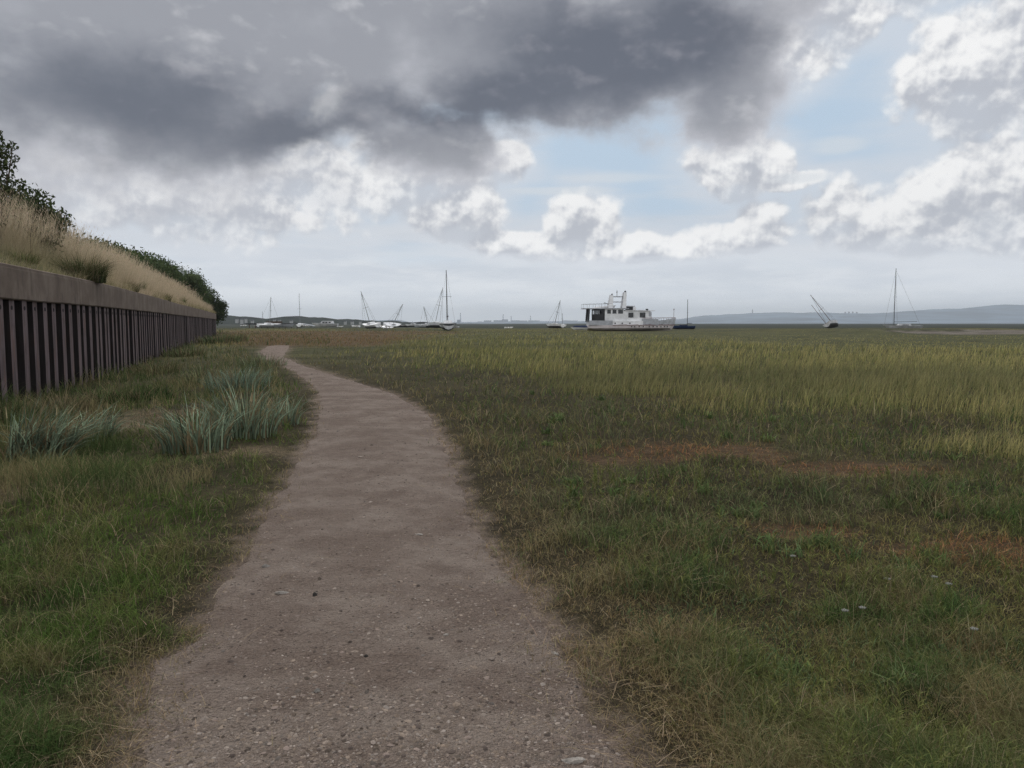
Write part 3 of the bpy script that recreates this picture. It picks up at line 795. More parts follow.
# dark tufts in the marsh turf
tuft_px(925, 726, .16, .14, 520, .17, 'dark fine leaved tuft in the turf in the lower corner of the marsh', (.045, .065, .03), 41, wid=.004, group='dark tufts in the marsh turf')
tuft_px(918, 506, .26, .18, 420, .12, 'dark low tuft beside the rust coloured dead patch', (.05, .05, .03), 42, wid=.006, group='dark tufts in the marsh turf')
tuft_px(722, 674, .14, .10, 260, .12, 'brownish tuft in the turf close to the path', (.10, .08, .045), 43, wid=.004, group='dark tufts in the marsh turf')

# white yarrow heads in the turf
def yarrow(px, py, label):
    X, Y = gnd(px, py, .12); Z = float(H(X, Y)); r = empty('yarrow', (X, Y, Z)); tag(r, label, 'flower', group='white yarrow heads in the marsh turf')
    g = random.Random(int(px)); m = MB(); tp = (g.uniform(-.03, .03), g.uniform(-.02, .02), .15); m.path([(0, 0, 0), (0, 0, .08), tp], .0022, 5); m.build('stem', mat('yarrow_stem', (.12, .14, .06), .9), r)
    m = MB()
    for k in range(14):
        a = k * 2.4; q = 0.0045 * math.sqrt(k + .3); m.tube((tp[0] + math.cos(a) * q, tp[1] + math.sin(a) * q, tp[2]), (tp[0] + math.cos(a) * q, tp[1] + math.sin(a) * q, tp[2] + .006), .0026, .0032, 5)
    m.build('flower_head', mat('yarrow_white', (.25, .25, .22), .9), r)
for px, py, lb in ((791, 565, 'white yarrow head nearest above the leafy patch, closest to the rust streak'), (884, 588, 'white yarrow head alone below the rust streak'), (930, 589, 'white yarrow head on the bluish grass under the rust streak'), (953, 597, 'white yarrow head furthest from the path'), (864, 615, 'white yarrow head low in the olive turf'), (847, 621, 'smallest white yarrow head, lowest of the group'), (970, 642, 'white yarrow head in the tall turf near the picture edge')):
    yarrow(px, py, lb)

# ---------------------------------------------------------------- seawall
def resample(P, step):
    d = np.concatenate([[0], np.cumsum(np.hypot(*np.diff(P, axis=0).T))])
    # a smooth line through the surveyed points
    s = np.arange(0, d[-1], step)
    x = np.interp(s, d, P[:, 0]); y = np.interp(s, d, P[:, 1])
    return np.stack([x, y], 1)
d0 = resample(WALL, .8)
for _ in range(6): d0[1:-1] = (d0[:-2] + 2 * d0[1:-1] + d0[2:]) / 4
tang = np.gradient(d0, axis=0); tang /= np.hypot(tang[:, 0], tang[:, 1])[:, None]
nrm = np.stack([tang[:, 1], -tang[:, 0]], 1)        # towards the path
root = empty('seawall', (float(d0[0, 0]), float(d0[0, 1]), 0)); tag(root, 'brown corrugated sheet pile seawall with a thick concrete capping beam', 'seawall')
o0 = np.array([d0[0, 0], d0[0, 1]])
def mat_rust(nm='rusty_steel', k=1.0):
    m = bpy.data.materials.new(nm); m.use_nodes = True; t = m.node_tree; NS.tree = t
    b = t.nodes['Principled BSDF']; P = NS(t.nodes.new('ShaderNodeTexCoord').outputs['Object'])
    mp = t.nodes.new('ShaderNodeMapping'); t.links.new(P.s, mp.inputs[0]); mp.inputs['Scale'].default_value = (1, 1, .12)
    n = noise(P, 2.2, 6, .65); s = noise(NS(mp.outputs[0]), 7, 5, .65); f = noise(P, 30, 4, .7)
    c = mixc(sstep(s, .35, .65), (.085 * k, .060 * k, .060 * k), (.165 * k, .122 * k, .124 * k))
    c = mixc(sstep(n, .52, .72) * .7, c, (.060 * k, .036 * k, .028 * k))
    rs = noise(NS(mp.outputs[0]), 13, 4, .6)
    c = mixc(sstep(rs, .52, .68) * .65, c, (.17 * k, .085 * k, .055 * k))
    c = mixc(sstep(f, .55, .75) * .5, c, (.20 * k, .16 * k, .155 * k))
    t.links.new(c.s, b.inputs['Base Color']); b.inputs['Roughness'].default_value = .8; b.inputs['Specular IOR Level'].default_value = .3
    bn = t.nodes.new('ShaderNodeBump'); bn.inputs['Strength'].default_value = .5; bn.inputs['Distance'].default_value = .01
    t.links.new((f + n).s, bn.inputs['Height']); t.links.new(bn.outputs[0], b.inputs['Normal'])
    return m
RUST = mat_rust(); RECESS_SHADE = mat_rust('recess_shade', .12)  # second steel is near black: shade of the recesses put into the colour
# one pile: a trough open to the bank, its pan standing forward, webs running back
prof = [(-.40, .0), (-.23, .0), (-.17, .42), (.17, .42), (.23, .0), (.40, .0)]
back = [(a, b - .022) for a, b in prof]
wob = rng.normal(0, .02, len(d0)); wob2 = rng.normal(0, .018, len(d0))
def pile_geo(i):
    c = d0[i] - o0; T = tang[i]; Nn = nrm[i]
    vs = []
    zt, zb = CAP_BOT + .03, -1.0
    for pts in (prof, back):
        for a, b in pts:
            p = c + T * (a + wob[i]) + Nn * (b - .44 + wob2[i])
            vs.append((p[0], p[1], zb)); vs.append((p[0], p[1], zt))
    n = len(prof); f = []
    for k in range(n - 1):
        f.append((2 * k, 2 * k + 2, 2 * k + 3, 2 * k + 1))
        f.append((2 * n + 2 * k, 2 * n + 2 * k + 1, 2 * n + 2 * k + 3, 2 * n + 2 * k + 2))
    return vs, f
def shade_recesses(o):
    """flanks and recesses painted near black as their shade; front pans stay rusty steel"""
    o.data.materials.append(RECESS_SHADE)
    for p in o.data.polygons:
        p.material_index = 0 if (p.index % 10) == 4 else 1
first = int(np.argmax(d0[:, 1] > 12.5)); rest = MB()
for i in range(len(d0)):
    vs, f = pile_geo(i)
    if first <= i < first + 99:
        m = MB(); m.add(vs, f); po = m.build('sheet_pile', RUST, root); shade_recesses(po)
        if i < first + 45:
            c_ = d0[i] - o0 + tang[i] * wob[i]; m = MB(); q0 = c_ + nrm[i] * (-.024 + wob2[i]); q1 = c_ + nrm[i] * (-.012 + wob2[i]); m.tube((q0[0], q0[1], CAP_BOT - .19), (q1[0], q1[1], CAP_BOT - .19), .055, .055, 10); m.build('lifting_hole', RECESS_SHADE, po)
    else: rest.add(vs, f)
o = rest.build('sheet_piling', RUST, root); o['kind'] = 'stuff'; shade_recesses(o)
def mat_concrete():
    m = bpy.data.materials.new('old_concrete'); m.use_nodes = True; t = m.node_tree; NS.tree = t
    b = t.nodes['Principled BSDF']; P = NS(t.nodes.new('ShaderNodeTexCoord').outputs['Object'])
    mp = t.nodes.new('ShaderNodeMapping'); t.links.new(P.s, mp.inputs[0]); mp.inputs['Scale'].default_value = (1, 1, .15)
    n = noise(P, 1.1, 6, .65); s = noise(NS(mp.outputs[0]), 5, 5, .65); f = noise(P, 45, 4, .75)
    c = mixc(sstep(n, .35, .68), (.140, .106, .084), (.210, .165, .134))
    c = mixc(sstep(s, .48, .68) * .65, c, (.085, .066, .054))
    c = mixc(sstep(f, .58, .7) * .5, c, (.30, .26, .22))
    t.links.new(c.s, b.inputs['Base Color']); b.inputs['Roughness'].default_value = .92; b.inputs['Specular IOR Level'].default_value = .2
    bn = t.nodes.new('ShaderNodeBump'); bn.inputs['Strength'].default_value = .6; bn.inputs['Distance'].default_value = .015
    t.links.new((f * .6 + s).s, bn.inputs['Height']); t.links.new(bn.outputs[0], b.inputs['Normal'])
    return m
CONC = mat_concrete()
# capping beam cast in lengths with open joints
L = 12
gi = 0
while gi < len(d0) - 1:
    ge = min(gi + L, len(d0) - 1)
    idx = np.arange(gi, ge + 1); P = d0[idx] - o0; T = tang[idx]; Nn = nrm[idx]
    prof_c = [(.04, CAP_BOT), (.075, CAP_BOT + .03), (.075, CAP_TOP - .10), (.06, CAP_TOP - .09), (.06, CAP_TOP - .02), (.03, CAP_TOP), (-.62, CAP_TOP + .01), (-.66, CAP_BOT)]
    vs = []; n = len(prof_c)
    for j in range(len(idx)):
        sh = .016 if j == 0 else (-.016 if j == len(idx) - 1 else 0)
        jz = (random.random() - .5) * .012
        for a, z in prof_c:
            p = P[j] + T[j] * sh + Nn[j] * a
            vs.append((p[0], p[1], z + (jz if z > CAP_BOT + .5 else jz * 1.5)))
    f = []
    for j in range(len(idx) - 1):
        for k in range(n): f.append((j * n + k, j * n + (k + 1) % n, (j + 1) * n + (k + 1) % n, (j + 1) * n + k))
    f.append(tuple(range(n - 1, -1, -1))); f.append(tuple((len(idx) - 1) * n + k for k in range(n)))
    m = MB(); m.add(vs, f); m.build('capping_beam', CONC, root)
    gi = ge
# corner return at the far end
c = d0[-1] - o0; T = tang[-1]; Nn = nrm[-1]
def P2(a, b, z): p = c + T * a + Nn * b; return (p[0], p[1], z)
m = MB(); m.hexa([P2(.01, .06, CAP_BOT), P2(.6, .06, CAP_BOT), P2(.6, -9, CAP_BOT - .2), P2(.01, -9, CAP_BOT - .2), P2(.01, .06, CAP_TOP), P2(.6, .06, CAP_TOP), P2(.6, -9, CAP_TOP + .8), P2(.01, -9, CAP_TOP + .8)]); m.build('capping_beam', CONC, root)
m = MB(); m.hexa([P2(.05, 0, -1), P2(.4, 0, -1), P2(.4, -9, -1), P2(.05, -9, -1), P2(.05, 0, CAP_BOT), P2(.4, 0, CAP_BOT), P2(.4, -9, CAP_BOT), P2(.05, -9, CAP_BOT)]); m.build('end_piling', RUST, root)

# ---------------------------------------------------------------- bank above the wall
dd = np.array([.3, .5, .8, 1.2, 1.7, 2.3, 3.0, 4, 5, 7, 10, 16, 30, 60])
vs = np.zeros((len(d0), len(dd), 3))
for j, q in enumerate(dd):
    p = d0 - nrm * q
    vs[:, j, 0] = p[:, 0]; vs[:, j, 1] = p[:, 1]
    vs[:, j, 2] = bank_h(q) + (fbm(p[:, 0], p[:, 1], 1.4, 120) - .5) * .25 * min(1, q / 1.2)
# round the far end down behind the corner
nn, k = len(d0), len(dd)
ii = (np.arange(nn - 1)[:, None] * k + np.arange(k - 1)[None, :]).ravel()
tag(npmesh('bank', vs.reshape(-1, 3), [np.stack([ii, ii + 1, ii + 1 + k, ii + k], 1)], mat('bank_soil', (.06, .055, .03), 1, .1, .4, 2), smooth_=True), 'grassy slope rising behind the seawall', 'bank', kind='structure')

# dry tall grass on the bank
def bank_pts(N, seed, dmin, dmax, pw=.8):
    g = np.random.default_rng(seed)
    s = g.uniform(0, 1, N) ** 1.9
    s = s * (nn - 2); i = s.astype(int); f = (s - i)[:, None]
    P = d0[i] * (1 - f) + d0[i + 1] * f; Nn = nrm[i]
    q = dmin + g.uniform(0, 1, N) ** pw * (dmax - dmin)
    p = P - Nn * q[:, None]
    z = bank_h(q) + (fbm(p[:, 0], p[:, 1], 1.4, 120) - .5) * .25 * np.minimum(1, q / 1.2)
    return p[:, 0], p[:, 1], z, q
x, y, z, q = bank_pts(150000, 130, .12, 4.2)
ok = y > 8; x, y, z, q = x[ok], y[ok], z[ok], q[ok]; n = len(x)
m1 = fbm(x, y, 1.6, 131); u = rng.uniform(0, 1, n)
low = smooth(2.6, 1.3, q + (m1 - .5) * 1.4) * smooth(36, 22, y)
c = lerp(np.array([[.66, .54, .38]]), np.array([[.48, .37, .25]]), u[:, None])
gcol = np.array([[.21, .215, .075]])
c = lerp(c, gcol, np.clip(low * .95 + (u < .12) * .6 + smooth(.56, .7, m1) * .3, 0, 1)[:, None])
c = c * rng.uniform(.6, 1.25, (n, 1))
h = lerp(1.15 + .55 * m1, .16 + .1 * m1, low) * rng.uniform(.45, 1.25, n) * lerp(1, .8, smooth(30, 90, y))
h = np.where(q < .5, np.minimum(h, .45), h)
w = .0045 * np.clip(y / 16, 1, 8)
blades('dry_grass', x, y, z - .03, h, w, c, lean=.42, lean_az=rng.normal(-.1, 1.0, n), droop=.5, tipcol=lerp(c, np.broadcast_to([.74, .63, .48], c.shape), .5), label='tall dry straw coloured grass covering the bank above the seawall', cat='dry grass', seed=133, nseg=4)
# stems hanging out over the beam
s_ = rng.uniform(0, 1, 5200) ** 1.6 * (nn - 2); i_ = s_.astype(int); fr_ = (s_ - i_)[:, None]
q_ = rng.uniform(.02, .4, len(i_)); p_ = d0[i_] * (1 - fr_) + d0[i_ + 1] * fr_ - nrm[i_] * q_[:, None]
ok = (p_[:, 1] > 9) & (fbm(p_[:, 0], p_[:, 1], 1.1, 150) > .47); p_, q_, i_ = p_[ok], q_[ok], i_[ok]; n = len(q_)
blades('hanging_grass', p_[:, 0], p_[:, 1], bank_h(q_) - .01, rng.uniform(.3, .8, n), .006 * np.clip(p_[:, 1] / 18, 1, 6), lerp(np.array([[.50, .40, .26]]), np.array([[.17, .19, .07]]), rng.uniform(0, 1, (n, 1))) * rng.uniform(.6, 1.2, (n, 1)), lean=.75, lean_az=np.arctan2(nrm[i_][:, 1], nrm[i_][:, 0]) + rng.normal(0, .6, n), droop=1.25, label='loose dry grass stems spilling over the edge of the concrete beam', cat='dry grass', seed=151, nseg=5)
# feathery seed heads over it
x, y, z, q = bank_pts(16000, 140, .5, 3.6)
ok = (y > 10) & (y < 90) & (fbm(x, y, 2, 141) > .42); x, y, z, q = x[ok], y[ok], z[ok], q[ok]; n = len(x)
hh = rng.uniform(1.1, 1.8, n); sw = rng.normal(.12, .12, n)
k = 7
X = np.repeat(x, k); Y = np.repeat(y, k); Zb = np.repeat(z, k); t = np.tile(np.linspace(.78, 1.05, k), n); HH = np.repeat(hh, k)
X = X + np.repeat(sw, k) * HH * t ** 2
blades('grass_plumes', X, Y, Zb + HH * t, np.full(n * k, .10), .006 * np.clip(Y / 16, 1, 6), jit([.60, .49, .35], n * k, rng, .2), lean=.5, droop=.3, label='pale feathery seed heads of the dry bank grass', cat='seed heads', seed=142)
# clump of darker grass hanging over the beam
def tuft_bank(px, Yc, q, *a, **k):
    i = int(np.argmin(np.abs(d0[:, 1] - Yc))); p = d0[i] - nrm[i] * q
    return tuft(float(p[0]), float(p[1]), float(bank_h(q)) - .02, *a, **k)
tuft_bank(105, 26.6, .35, .7, .6, 1500, 1.45, 'dark green grass clump spilling over the concrete beam half way along the bank', (.085, .105, .045), 51, lean=.75, wid=.014, heads=2, group='grass clumps on the bank')
tuft_bank(150, 36, .5, .45, .45, 600, .8, 'small olive grass clump on the bank beyond the dark clump', (.12, .125, .055), 52, lean=.7, wid=.018, group='grass clumps on the bank')
tuft_bank(175, 50, .5, .6, .6, 500, .8, 'olive grass clump overhanging the beam near the hedge end', (.12, .12, .055), 53, lean=.7, wid=.03, group='grass clumps on the bank')

for yc, q, rr, hh, lb in ((19.2, 2.3, .7, .8, 'green leafy weed patch low in the bank grass, nearest the young tree'), (23.0, 1.3, .5, .55, 'green grass clump on the bank just before the dark overhanging clump'), (30.5, 1.4, .6, .9, 'mixed green clump on the bank past the dark overhanging clump'), (42, 1.2, .8, .9, 'broad olive clump half way to the hedge end'), (66, 1.1, .9, .9, 'far olive clump on the bank before the hedge end')):
    tuft_bank(0, yc, q, rr, rr, 420, hh, lb, (.13, .155, .06), int(yc * 10), lean=.7, wid=.012 * yc / 20, group='grass clumps on the bank')

# two tall thistle stalks against the sky
def stalk(i_y, q, h, label, seed):
    i = int(np.argmin(np.abs(d0[:, 1] - i_y))); p = d0[i] - nrm[i] * q; g = random.Random(seed)
    r = empty('thistle', (float(p[0]), float(p[1]), float(bank_h(q)))); tag(r, label, 'plant', group='tall stalks on the bank')
    m = MB(); m.path([(0, 0, 0), (.05, 0, h * .5), (.22, 0, h)], [.012, .009, .005], 5)
    for k in range(7):
        t = .45 + .08 * k; b = (.22 * t * t, 0, h * t); e = (b[0] + g.choice((-1, 1)) * g.uniform(.1, .22), g.uniform(-.1, .1), b[2] + g.uniform(.12, .3))
        m.tube(b, e, .005, .003, 4); hd = MB(); hd.tube(e, (e[0], e[1], e[2] + .05), .016, .008, 5); hd.build('seed_head', mat('thistle_head', (.08, .065, .045), .9), r)
    m.build('stem', mat('thistle_stem', (.06, .055, .035), .9), r)
stalk(26.5, 1.9, 1.75, 'tall thin dark branching stalk rising from the dry grass', 3)
stalk(31.5, 2.2, 1.55, 'lone bent dark stalk further along the bank', 4)

# ---------------------------------------------------------------- woody plants
BARK = mat('bark', (.09, .07, .05), .95, .1, .4, 8, bump=.6)
def leaf_cloud(name, centers, radii, n, size, col, parent, seed, core=True, squash=.8):
    g = np.random.default_rng(seed)
    c = np.asarray(centers, float); r = np.asarray(radii, float)
    pk = r ** 2 / np.sum(r ** 2); i = g.choice(len(c), n, p=pk)
    d = g.normal(0, 1, (n, 3)); d /= np.linalg.norm(d, axis=1)[:, None]
    rad = r[i] * (1 - .45 * g.uniform(0, 1, n) ** 1.5) * (1 + .22 * (fbm(d[:, 0] * 2 + i * 3.1, d[:, 2] * 2 + d[:, 1], .6, seed) - .5) * 2)
    far = g.uniform(0, 1, n) < .08; rad = np.where(far, r[i] * g.uniform(1.0, 1.28, n), rad)
    p = c[i] + d * rad[:, None] * np.array([1, 1, squash])
    # each leaf a small folded quad
    a = g.normal(0, 1, (n, 3)) + d * .6; a /= np.linalg.norm(a, axis=1)[:, None]
    b = np.cross(a, g.normal(0, 1, (n, 3))); b /= np.linalg.norm(b, axis=1)[:, None]
    s = size * g.uniform(.55, 1.4, n)[:, None]
    V = np.stack([p - a * s, p + b * s * .5, p + a * s, p - b * s * .5], 1).reshape(-1, 3)
    Fq = np.arange(n * 4).reshape(-1, 4)
    tone = np.asarray(col)[None] * g.uniform(.55, 1.5, (n, 1)) * (1 + .5 * (fbm(p[:, 0] + p[:, 1], p[:, 2], 1.0, seed + 3) - .5))[:, None] * (1 + g.uniform(-.08, .08, (n, 3)))
    return npmesh(name, V, [Fq], LEAF, parent, col=np.repeat(tone, 4, 0))
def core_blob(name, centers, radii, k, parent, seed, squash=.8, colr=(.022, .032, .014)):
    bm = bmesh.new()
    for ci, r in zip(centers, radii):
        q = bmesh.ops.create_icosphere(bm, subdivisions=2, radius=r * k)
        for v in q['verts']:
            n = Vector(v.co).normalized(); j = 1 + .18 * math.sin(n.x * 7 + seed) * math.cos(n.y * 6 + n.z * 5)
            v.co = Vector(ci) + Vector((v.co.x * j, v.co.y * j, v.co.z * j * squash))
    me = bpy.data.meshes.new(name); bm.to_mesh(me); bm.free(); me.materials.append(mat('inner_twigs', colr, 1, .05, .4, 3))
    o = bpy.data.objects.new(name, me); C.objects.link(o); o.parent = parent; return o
def wooden(name, parent, base, tops, r0, seed, nm='trunk'):
    g = random.Random(seed); m = MB(); b = Vector(base)
    top = sum((Vector(t) for t in tops), Vector()) / len(tops); mid = b.lerp(top, .35)
    m.path([b, b.lerp(mid, .5) + Vector((.05, .03, 0)), mid], [r0, r0 * .8, r0 * .65], 8)
    for t in tops:
        t = Vector(t); k = mid.lerp(t, .5) + Vector((g.uniform(-.2, .2), g.uniform(-.2, .2), .15))
        m.path([mid, k, t], [r0 * .5, r0 * .3, r0 * .12], 6)
    m.build('trunk', BARK, parent)
# continuous hedge along the bank
root = empty('hedge', (-20, 40, CAP_TOP + 1.3)); tag(root, 'long dark green hedge of bushes running along the top of the bank', 'hedge')
o3 = np.array([-20, 40, CAP_TOP + 1.3]); cs, rs = [], []
g = random.Random(5)
HT = [(30, 3.6), (36, 4.1), (41, 4.7), (50, 5.4), (65, 6.3), (80, 7.0), (92, 7.4), (105, 7.5), (116, 7.2), (123, 6.4), (130, 4.8), (136, 3.6)]
yy = 27.0
while yy < 134:
    top = float(np.interp(yy, [a for a, _ in HT], [b for _, b in HT])) + EYE
    i = min(int(np.argmin(np.abs(d0[:, 1] - yy))), nn - 1)
    base = d0[i] + (tang[i] * max(0, yy - 118.5) if yy > 118.5 else 0)
    rr = lerp(1.0, 2.1, min(1, (yy - 27) / 70)); rr *= g.uniform(.85, 1.15)
    for row in range(3):
        q = 3.2 + rr * .75 + row * rr * 1.0 + g.uniform(-.3, .3) - (2.0 if yy > 105 else 0)
        p = base - nrm[i] * q
        zt = top - rr * .82 - (0, .1, .3)[row] + g.uniform(-.35, .15)
        while zt > 3.2:
            cs.append((p[0] - o3[0], p[1] - o3[1], zt - o3[2])); rs.append(rr * g.uniform(.85, 1.1)); zt -= rr * 1.15
    yy += rr * .75
leaf_cloud('foliage', cs, rs, 150000, .12, (.065, .088, .038), root, 61)
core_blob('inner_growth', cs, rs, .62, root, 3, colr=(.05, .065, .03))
for c_, r in list(zip(cs, rs))[::7]:
    m = MB(); m.path([(c_[0], c_[1], -1.0), (c_[0] + .1, c_[1], c_[2] * .5), (c_[0] - .1, c_[1] + .1, c_[2])], [.09, .06, .02], 6); m.build('stem', BARK, root)
# leafy sprays at the hedge end, standing clear of the corner
def tree(name, base, blobs, n, size, col, label, cat, seed, r0=.12, k=.6, group=None):
    r = empty(name, base); tag(r, label, cat, group=group)
    cs = [b[:3] for b in blobs]; rs = [b[3] for b in blobs]
    wooden('trunk', r, (0, 0, -.2), cs, r0, seed)
    leaf_cloud('crown', cs, rs, n, size, col, r, seed, squash=.9)
    if k: core_blob('inner_growth', cs, rs, k, r, seed)
    return r
# px 20..70, top 180: round bush; px 0..25 top 135: young tree
X, Y, Z = at(30, 205, 29)
tree('bush', (X, Y, 4.0), [(-.2, 0, 1.75, 1.0), (.65, .2, 1.35, .65), (-1.3, .3, 1.7, 1.1), (.3, -.2, .8, .8), (-2.4, .6, 1.6, 1.1)], 9000, .075, (.060, .078, .032), 'rounded dark bush just beyond the young tree at the top of the bank', 'bush', 71)
X, Y, Z = at(-6, 160, 25)
tree('young_tree', (X, Y, 4.0), [(-.1, 0, 2.2, .62), (.35, .1, 2.75, .34), (.1, 0, 3.2, .36), (-.5, .2, 2.9, .7), (-1.3, 0, 2.4, .9), (.62, 0, 1.9, .34), (-.3, 0, 1.4, .8), (.05, .1, 3.6, .2), (.55, .1, 3.2, .16)], 3600, .065, (.050, .062, .026), 'young loose leaved tree at the picture edge, its top against the grey cloud', 'tree', 72, .08, .0)
X, Y, Z = at(207, 300, 126)
tree('end_tree', (X, Y + 3, 2.6), [(-1.2, 0, 3.0, 2.0), (.2, .5, 1.7, 1.5), (1.1, 0, .6, 1.1), (-.3, .5, .2, 1.6), (1.3, .3, 2.0, .8)], 5000, .14, (.048, .066, .028), 'ragged tree closing the hedge above the far corner of the wall', 'tree', 73, .2, .6)
# ---------------------------------------------------------------- boats
WHITE = mat('boat_white', (.82, .82, .83), .45, .4, .12, 1.2)
OFFW = mat('weathered_white', (.55, .55, .56), .6, .3, .25, 1.0)
GREY = mat('boat_grey', (.42, .43, .46), .6, .3, .2, 1.5)
PINK = mat('faded_hull_paint', (.62, .56, .56), .55, .3, .18, .6)
DKRED = mat('dark_red_rail', (.12, .03, .03), .5, .4, .2)
DARK = mat('dark_paint', (.02, .02, .024), .5, .4, .3)
NAVY = mat('navy_canvas', (.012, .02, .06), .8, .2, .2)
BLUE = mat('blue_hull', (.02, .045, .13), .45, .4, .2)
GLASS = mat('boat_glass', (.012, .014, .018), .12, .6, .2)
ALU = mat('mast_alloy', (.16, .17, .18), .5, .5, .15)
WOOD = mat('weathered_wood', (.10, .07, .05), .8, .2, .3)
RUSTY = mat('rust_red', (.14, .06, .04), .8, .2, .3)
WIRE = mat('rigging_wire', (.14, .145, .15), .6, .3, .1)

def hull_mesh(L, B, D, bow_rake=.12, transom=.75, sheer=.12, flare=.75, n=14, keel=.18):
    """lofted open-decked hull; x runs to the bow, z=0 the keel"""
    V, Fc = [], []; m = 7
    for i in range(n + 1):
        t = i / n
        x = -L / 2 + L * t
        w = B / 2 * (transom + (1 - transom) * math.sin(min(1, t / .45) * math.pi / 2)) * (1 if t < .5 else max(.02, math.cos((t - .5) / .5 * math.pi / 2) ** .75))
        zt = D * (1 + sheer * (2 * t - .7) ** 2)
        zk = D * keel * (1 - t) * .5 + (D * .75 * max(0, (t - .82) / .18) ** 2)
        for j in range(m):
            s = j / (m - 1) * 2 - 1; a = abs(s)
            yy = w * math.copysign(min(1, a ** (.55) * (flare + (1 - flare) * a)), s) if a else 0
            z = zk + (zt - zk) * a ** 1.7
            xx = x + bow_rake * L * (t ** 6) * (a ** 1.5)
            V.append((xx, yy, z))
    for i in range(n):
        for j in range(m - 1):
            a = i * m + j; Fc.append((a, a + 1, a + m + 1, a + m))
        Fc.append((i * m, (i + 1) * m, (i + 1) * m + m - 1, i * m + m - 1))   # deck
    Fc.append(tuple(range(m))); Fc.append(tuple(n * m + j for j in range(m - 1, -1, -1)))
    return V, Fc
def put_hull(root, L, B, D, mt, name='hull', dz=0, **k):
    V, Fc = hull_mesh(L, B, D, **k); mb = MB(); mb.add([(a, b, c + dz) for a, b, c in V], Fc)
    return mb.build(name, mt, root, smooth_=False)
def sailboat(px, py, Y, L, heading, mast_h, label, tilt=(0, 0), hullm=None, cabinm=None, mast_x=.05, boom=True, second=None, cover=None, stays=True, mr=.075, mastm=None, name='sailing_boat', group='boats lying on the marsh', dark_base=True, stripe=False):
    x, _, _ = at(px, py, Y); zg = float(H(np.array([x]), np.array([Y]))[0])
    z = at(px, py, Y)[2]; zg = z
    r = empty(name, (x, Y, zg)); r.rotation_mode = 'QUATERNION'
    # lying over on one bilge: heel about the boat's own keel line
    th = math.atan(math.tan(R(tilt[0])) / math.sin(R(heading)))
    q = Matrix.Rotation(R(heading), 4, 'Z') @ Matrix.Rotation(th, 4, 'X') @ Matrix.Rotation(R(tilt[1] * .3), 4, 'Y')
    r.rotation_quaternion = q.to_quaternion()
    tag(r, label, 'sailing boat', group=group)
    hullm = hullm or WHITE; B = L * .33; D = L * .13
    put_hull(r, L, B, D, hullm, dz=.1)
    if dark_base: put_hull(r, L * .93, B * .8, D * .42, DARK, 'bottom_paint', dz=.03)
    if stripe: put_hull(r, L * 1.01, B * 1.03, D * .3, DARK, 'stripe', dz=.1 + D * .62)
    zd = D * 1.0 + .1
    mb = MB(); mb.hexa([(-L * .18, -B * .27, zd - .05), (L * .2, -B * .2, zd - .05), (L * .2, B * .2, zd - .05), (-L * .18, B * .27, zd - .05), (-L * .16, -B * .22, zd + L * .055), (L * .14, -B * .16, zd + L * .05), (L * .14, B * .16, zd + L * .05), (-L * .16, B * .22, zd + L * .055)])
    cb = mb.build('cabin', cabinm or WHITE, r)
    for s in (-1, 1):
        wm = MB(); wm.box(-L * .11, L * .07, s * B * .238 - .02, s * B * .238 + .02, zd + L * .012, zd + L * .032); wm.build('window', GLASS, cb)
    mm = mastm or ALU
    mb = MB(); mb.tube((L * mast_x, 0, zd - .2), (L * mast_x, 0, zd + mast_h), mr, mr * .7, 8)
    ms = mb.build('mast', mm, r)
    mb = MB(); mb.box(L * mast_x - .03, L * mast_x + .03, -B * .28, B * .28, zd + mast_h * .5, zd + mast_h * .5 + .05); mb.build('spreader', mm, ms)
    if boom:
        mb = MB(); mb.tube((L * mast_x, 0, zd + L * .11), (-L * .38, 0, zd + L * .12), .05, .05, 6); bo = mb.build('boom', mm, r)
        if cover:
            mb = MB(); mb.tube((L * mast_x, 0, zd + L * .13), (-L * .36, 0, zd + L * .135), .19, .1, 8); mb.build('sail_cover', cover, bo)
    if second:
        mb = MB(); mb.tube((L * second[0], 0, zd - .2), (L * second[0], 0, zd + second[1]), mr * .8, mr * .5, 8); mb.build('mast', mm, r)
    if stays:
        mb = MB(); tp = (L * mast_x, 0, zd + mast_h * .97)
        for e in ((L * .56, 0, zd + .1), (-L * .48, 0, zd), (L * (mast_x - .03), B * .45, zd), (L * (mast_x - .03), -B * .45, zd)): mb.tube(tp, e, .018, .018, 4)
        mb.build('rigging', WIRE, r)
    return r
def lean(top, bot):  # picture-plane lean in degrees from mast pixels
    return math.degrees(math.atan2(top[0] - bot[0], bot[1] - top[1]))

# (px of mast foot, py of keel, distance, length, heading, mast)
sailboat(372, 328.5, 170, 7.0, 125, 7.4, 'small white sailing boat with its tall mast tipped towards the seawall', (lean((364, 288), (372, 323)), 4))
sailboat(391, 327.2, 185, 5.5, 60, 5.6, 'small white sailing boat whose mast leans strongly away from the wall', (lean((401, 299), (391, 318)), 3), boom=False)
sailboat(413, 327.0, 210, 4.5, 150, 0.9, 'low white open boat lying behind the leaning mast boats', (4, 2), boom=False, stays=False, mr=.04)
sailboat(428, 327.8, 200, 5.5, 50, 5.0, 'little white sailing boat with short crossed masts just before the big sloop', (lean((425, 305), (429, 321)), 0), boom=False)
sailboat(435, 328.0, 182, 7.5, 120, 8.8, 'white sailing boat leaning to the side, tight against the big sloop', (lean((443, 285), (435, 323)), 2), boom=False)
sailboat(447.6, 330.6, 160, 10.8, 97, 11.0, 'large white sloop seen end on with dark bands and the tallest mast', (-.8, 0), hullm=OFFW, stripe=True, cover=DARK, mast_x=.08, mr=.10, mastm=DARK)
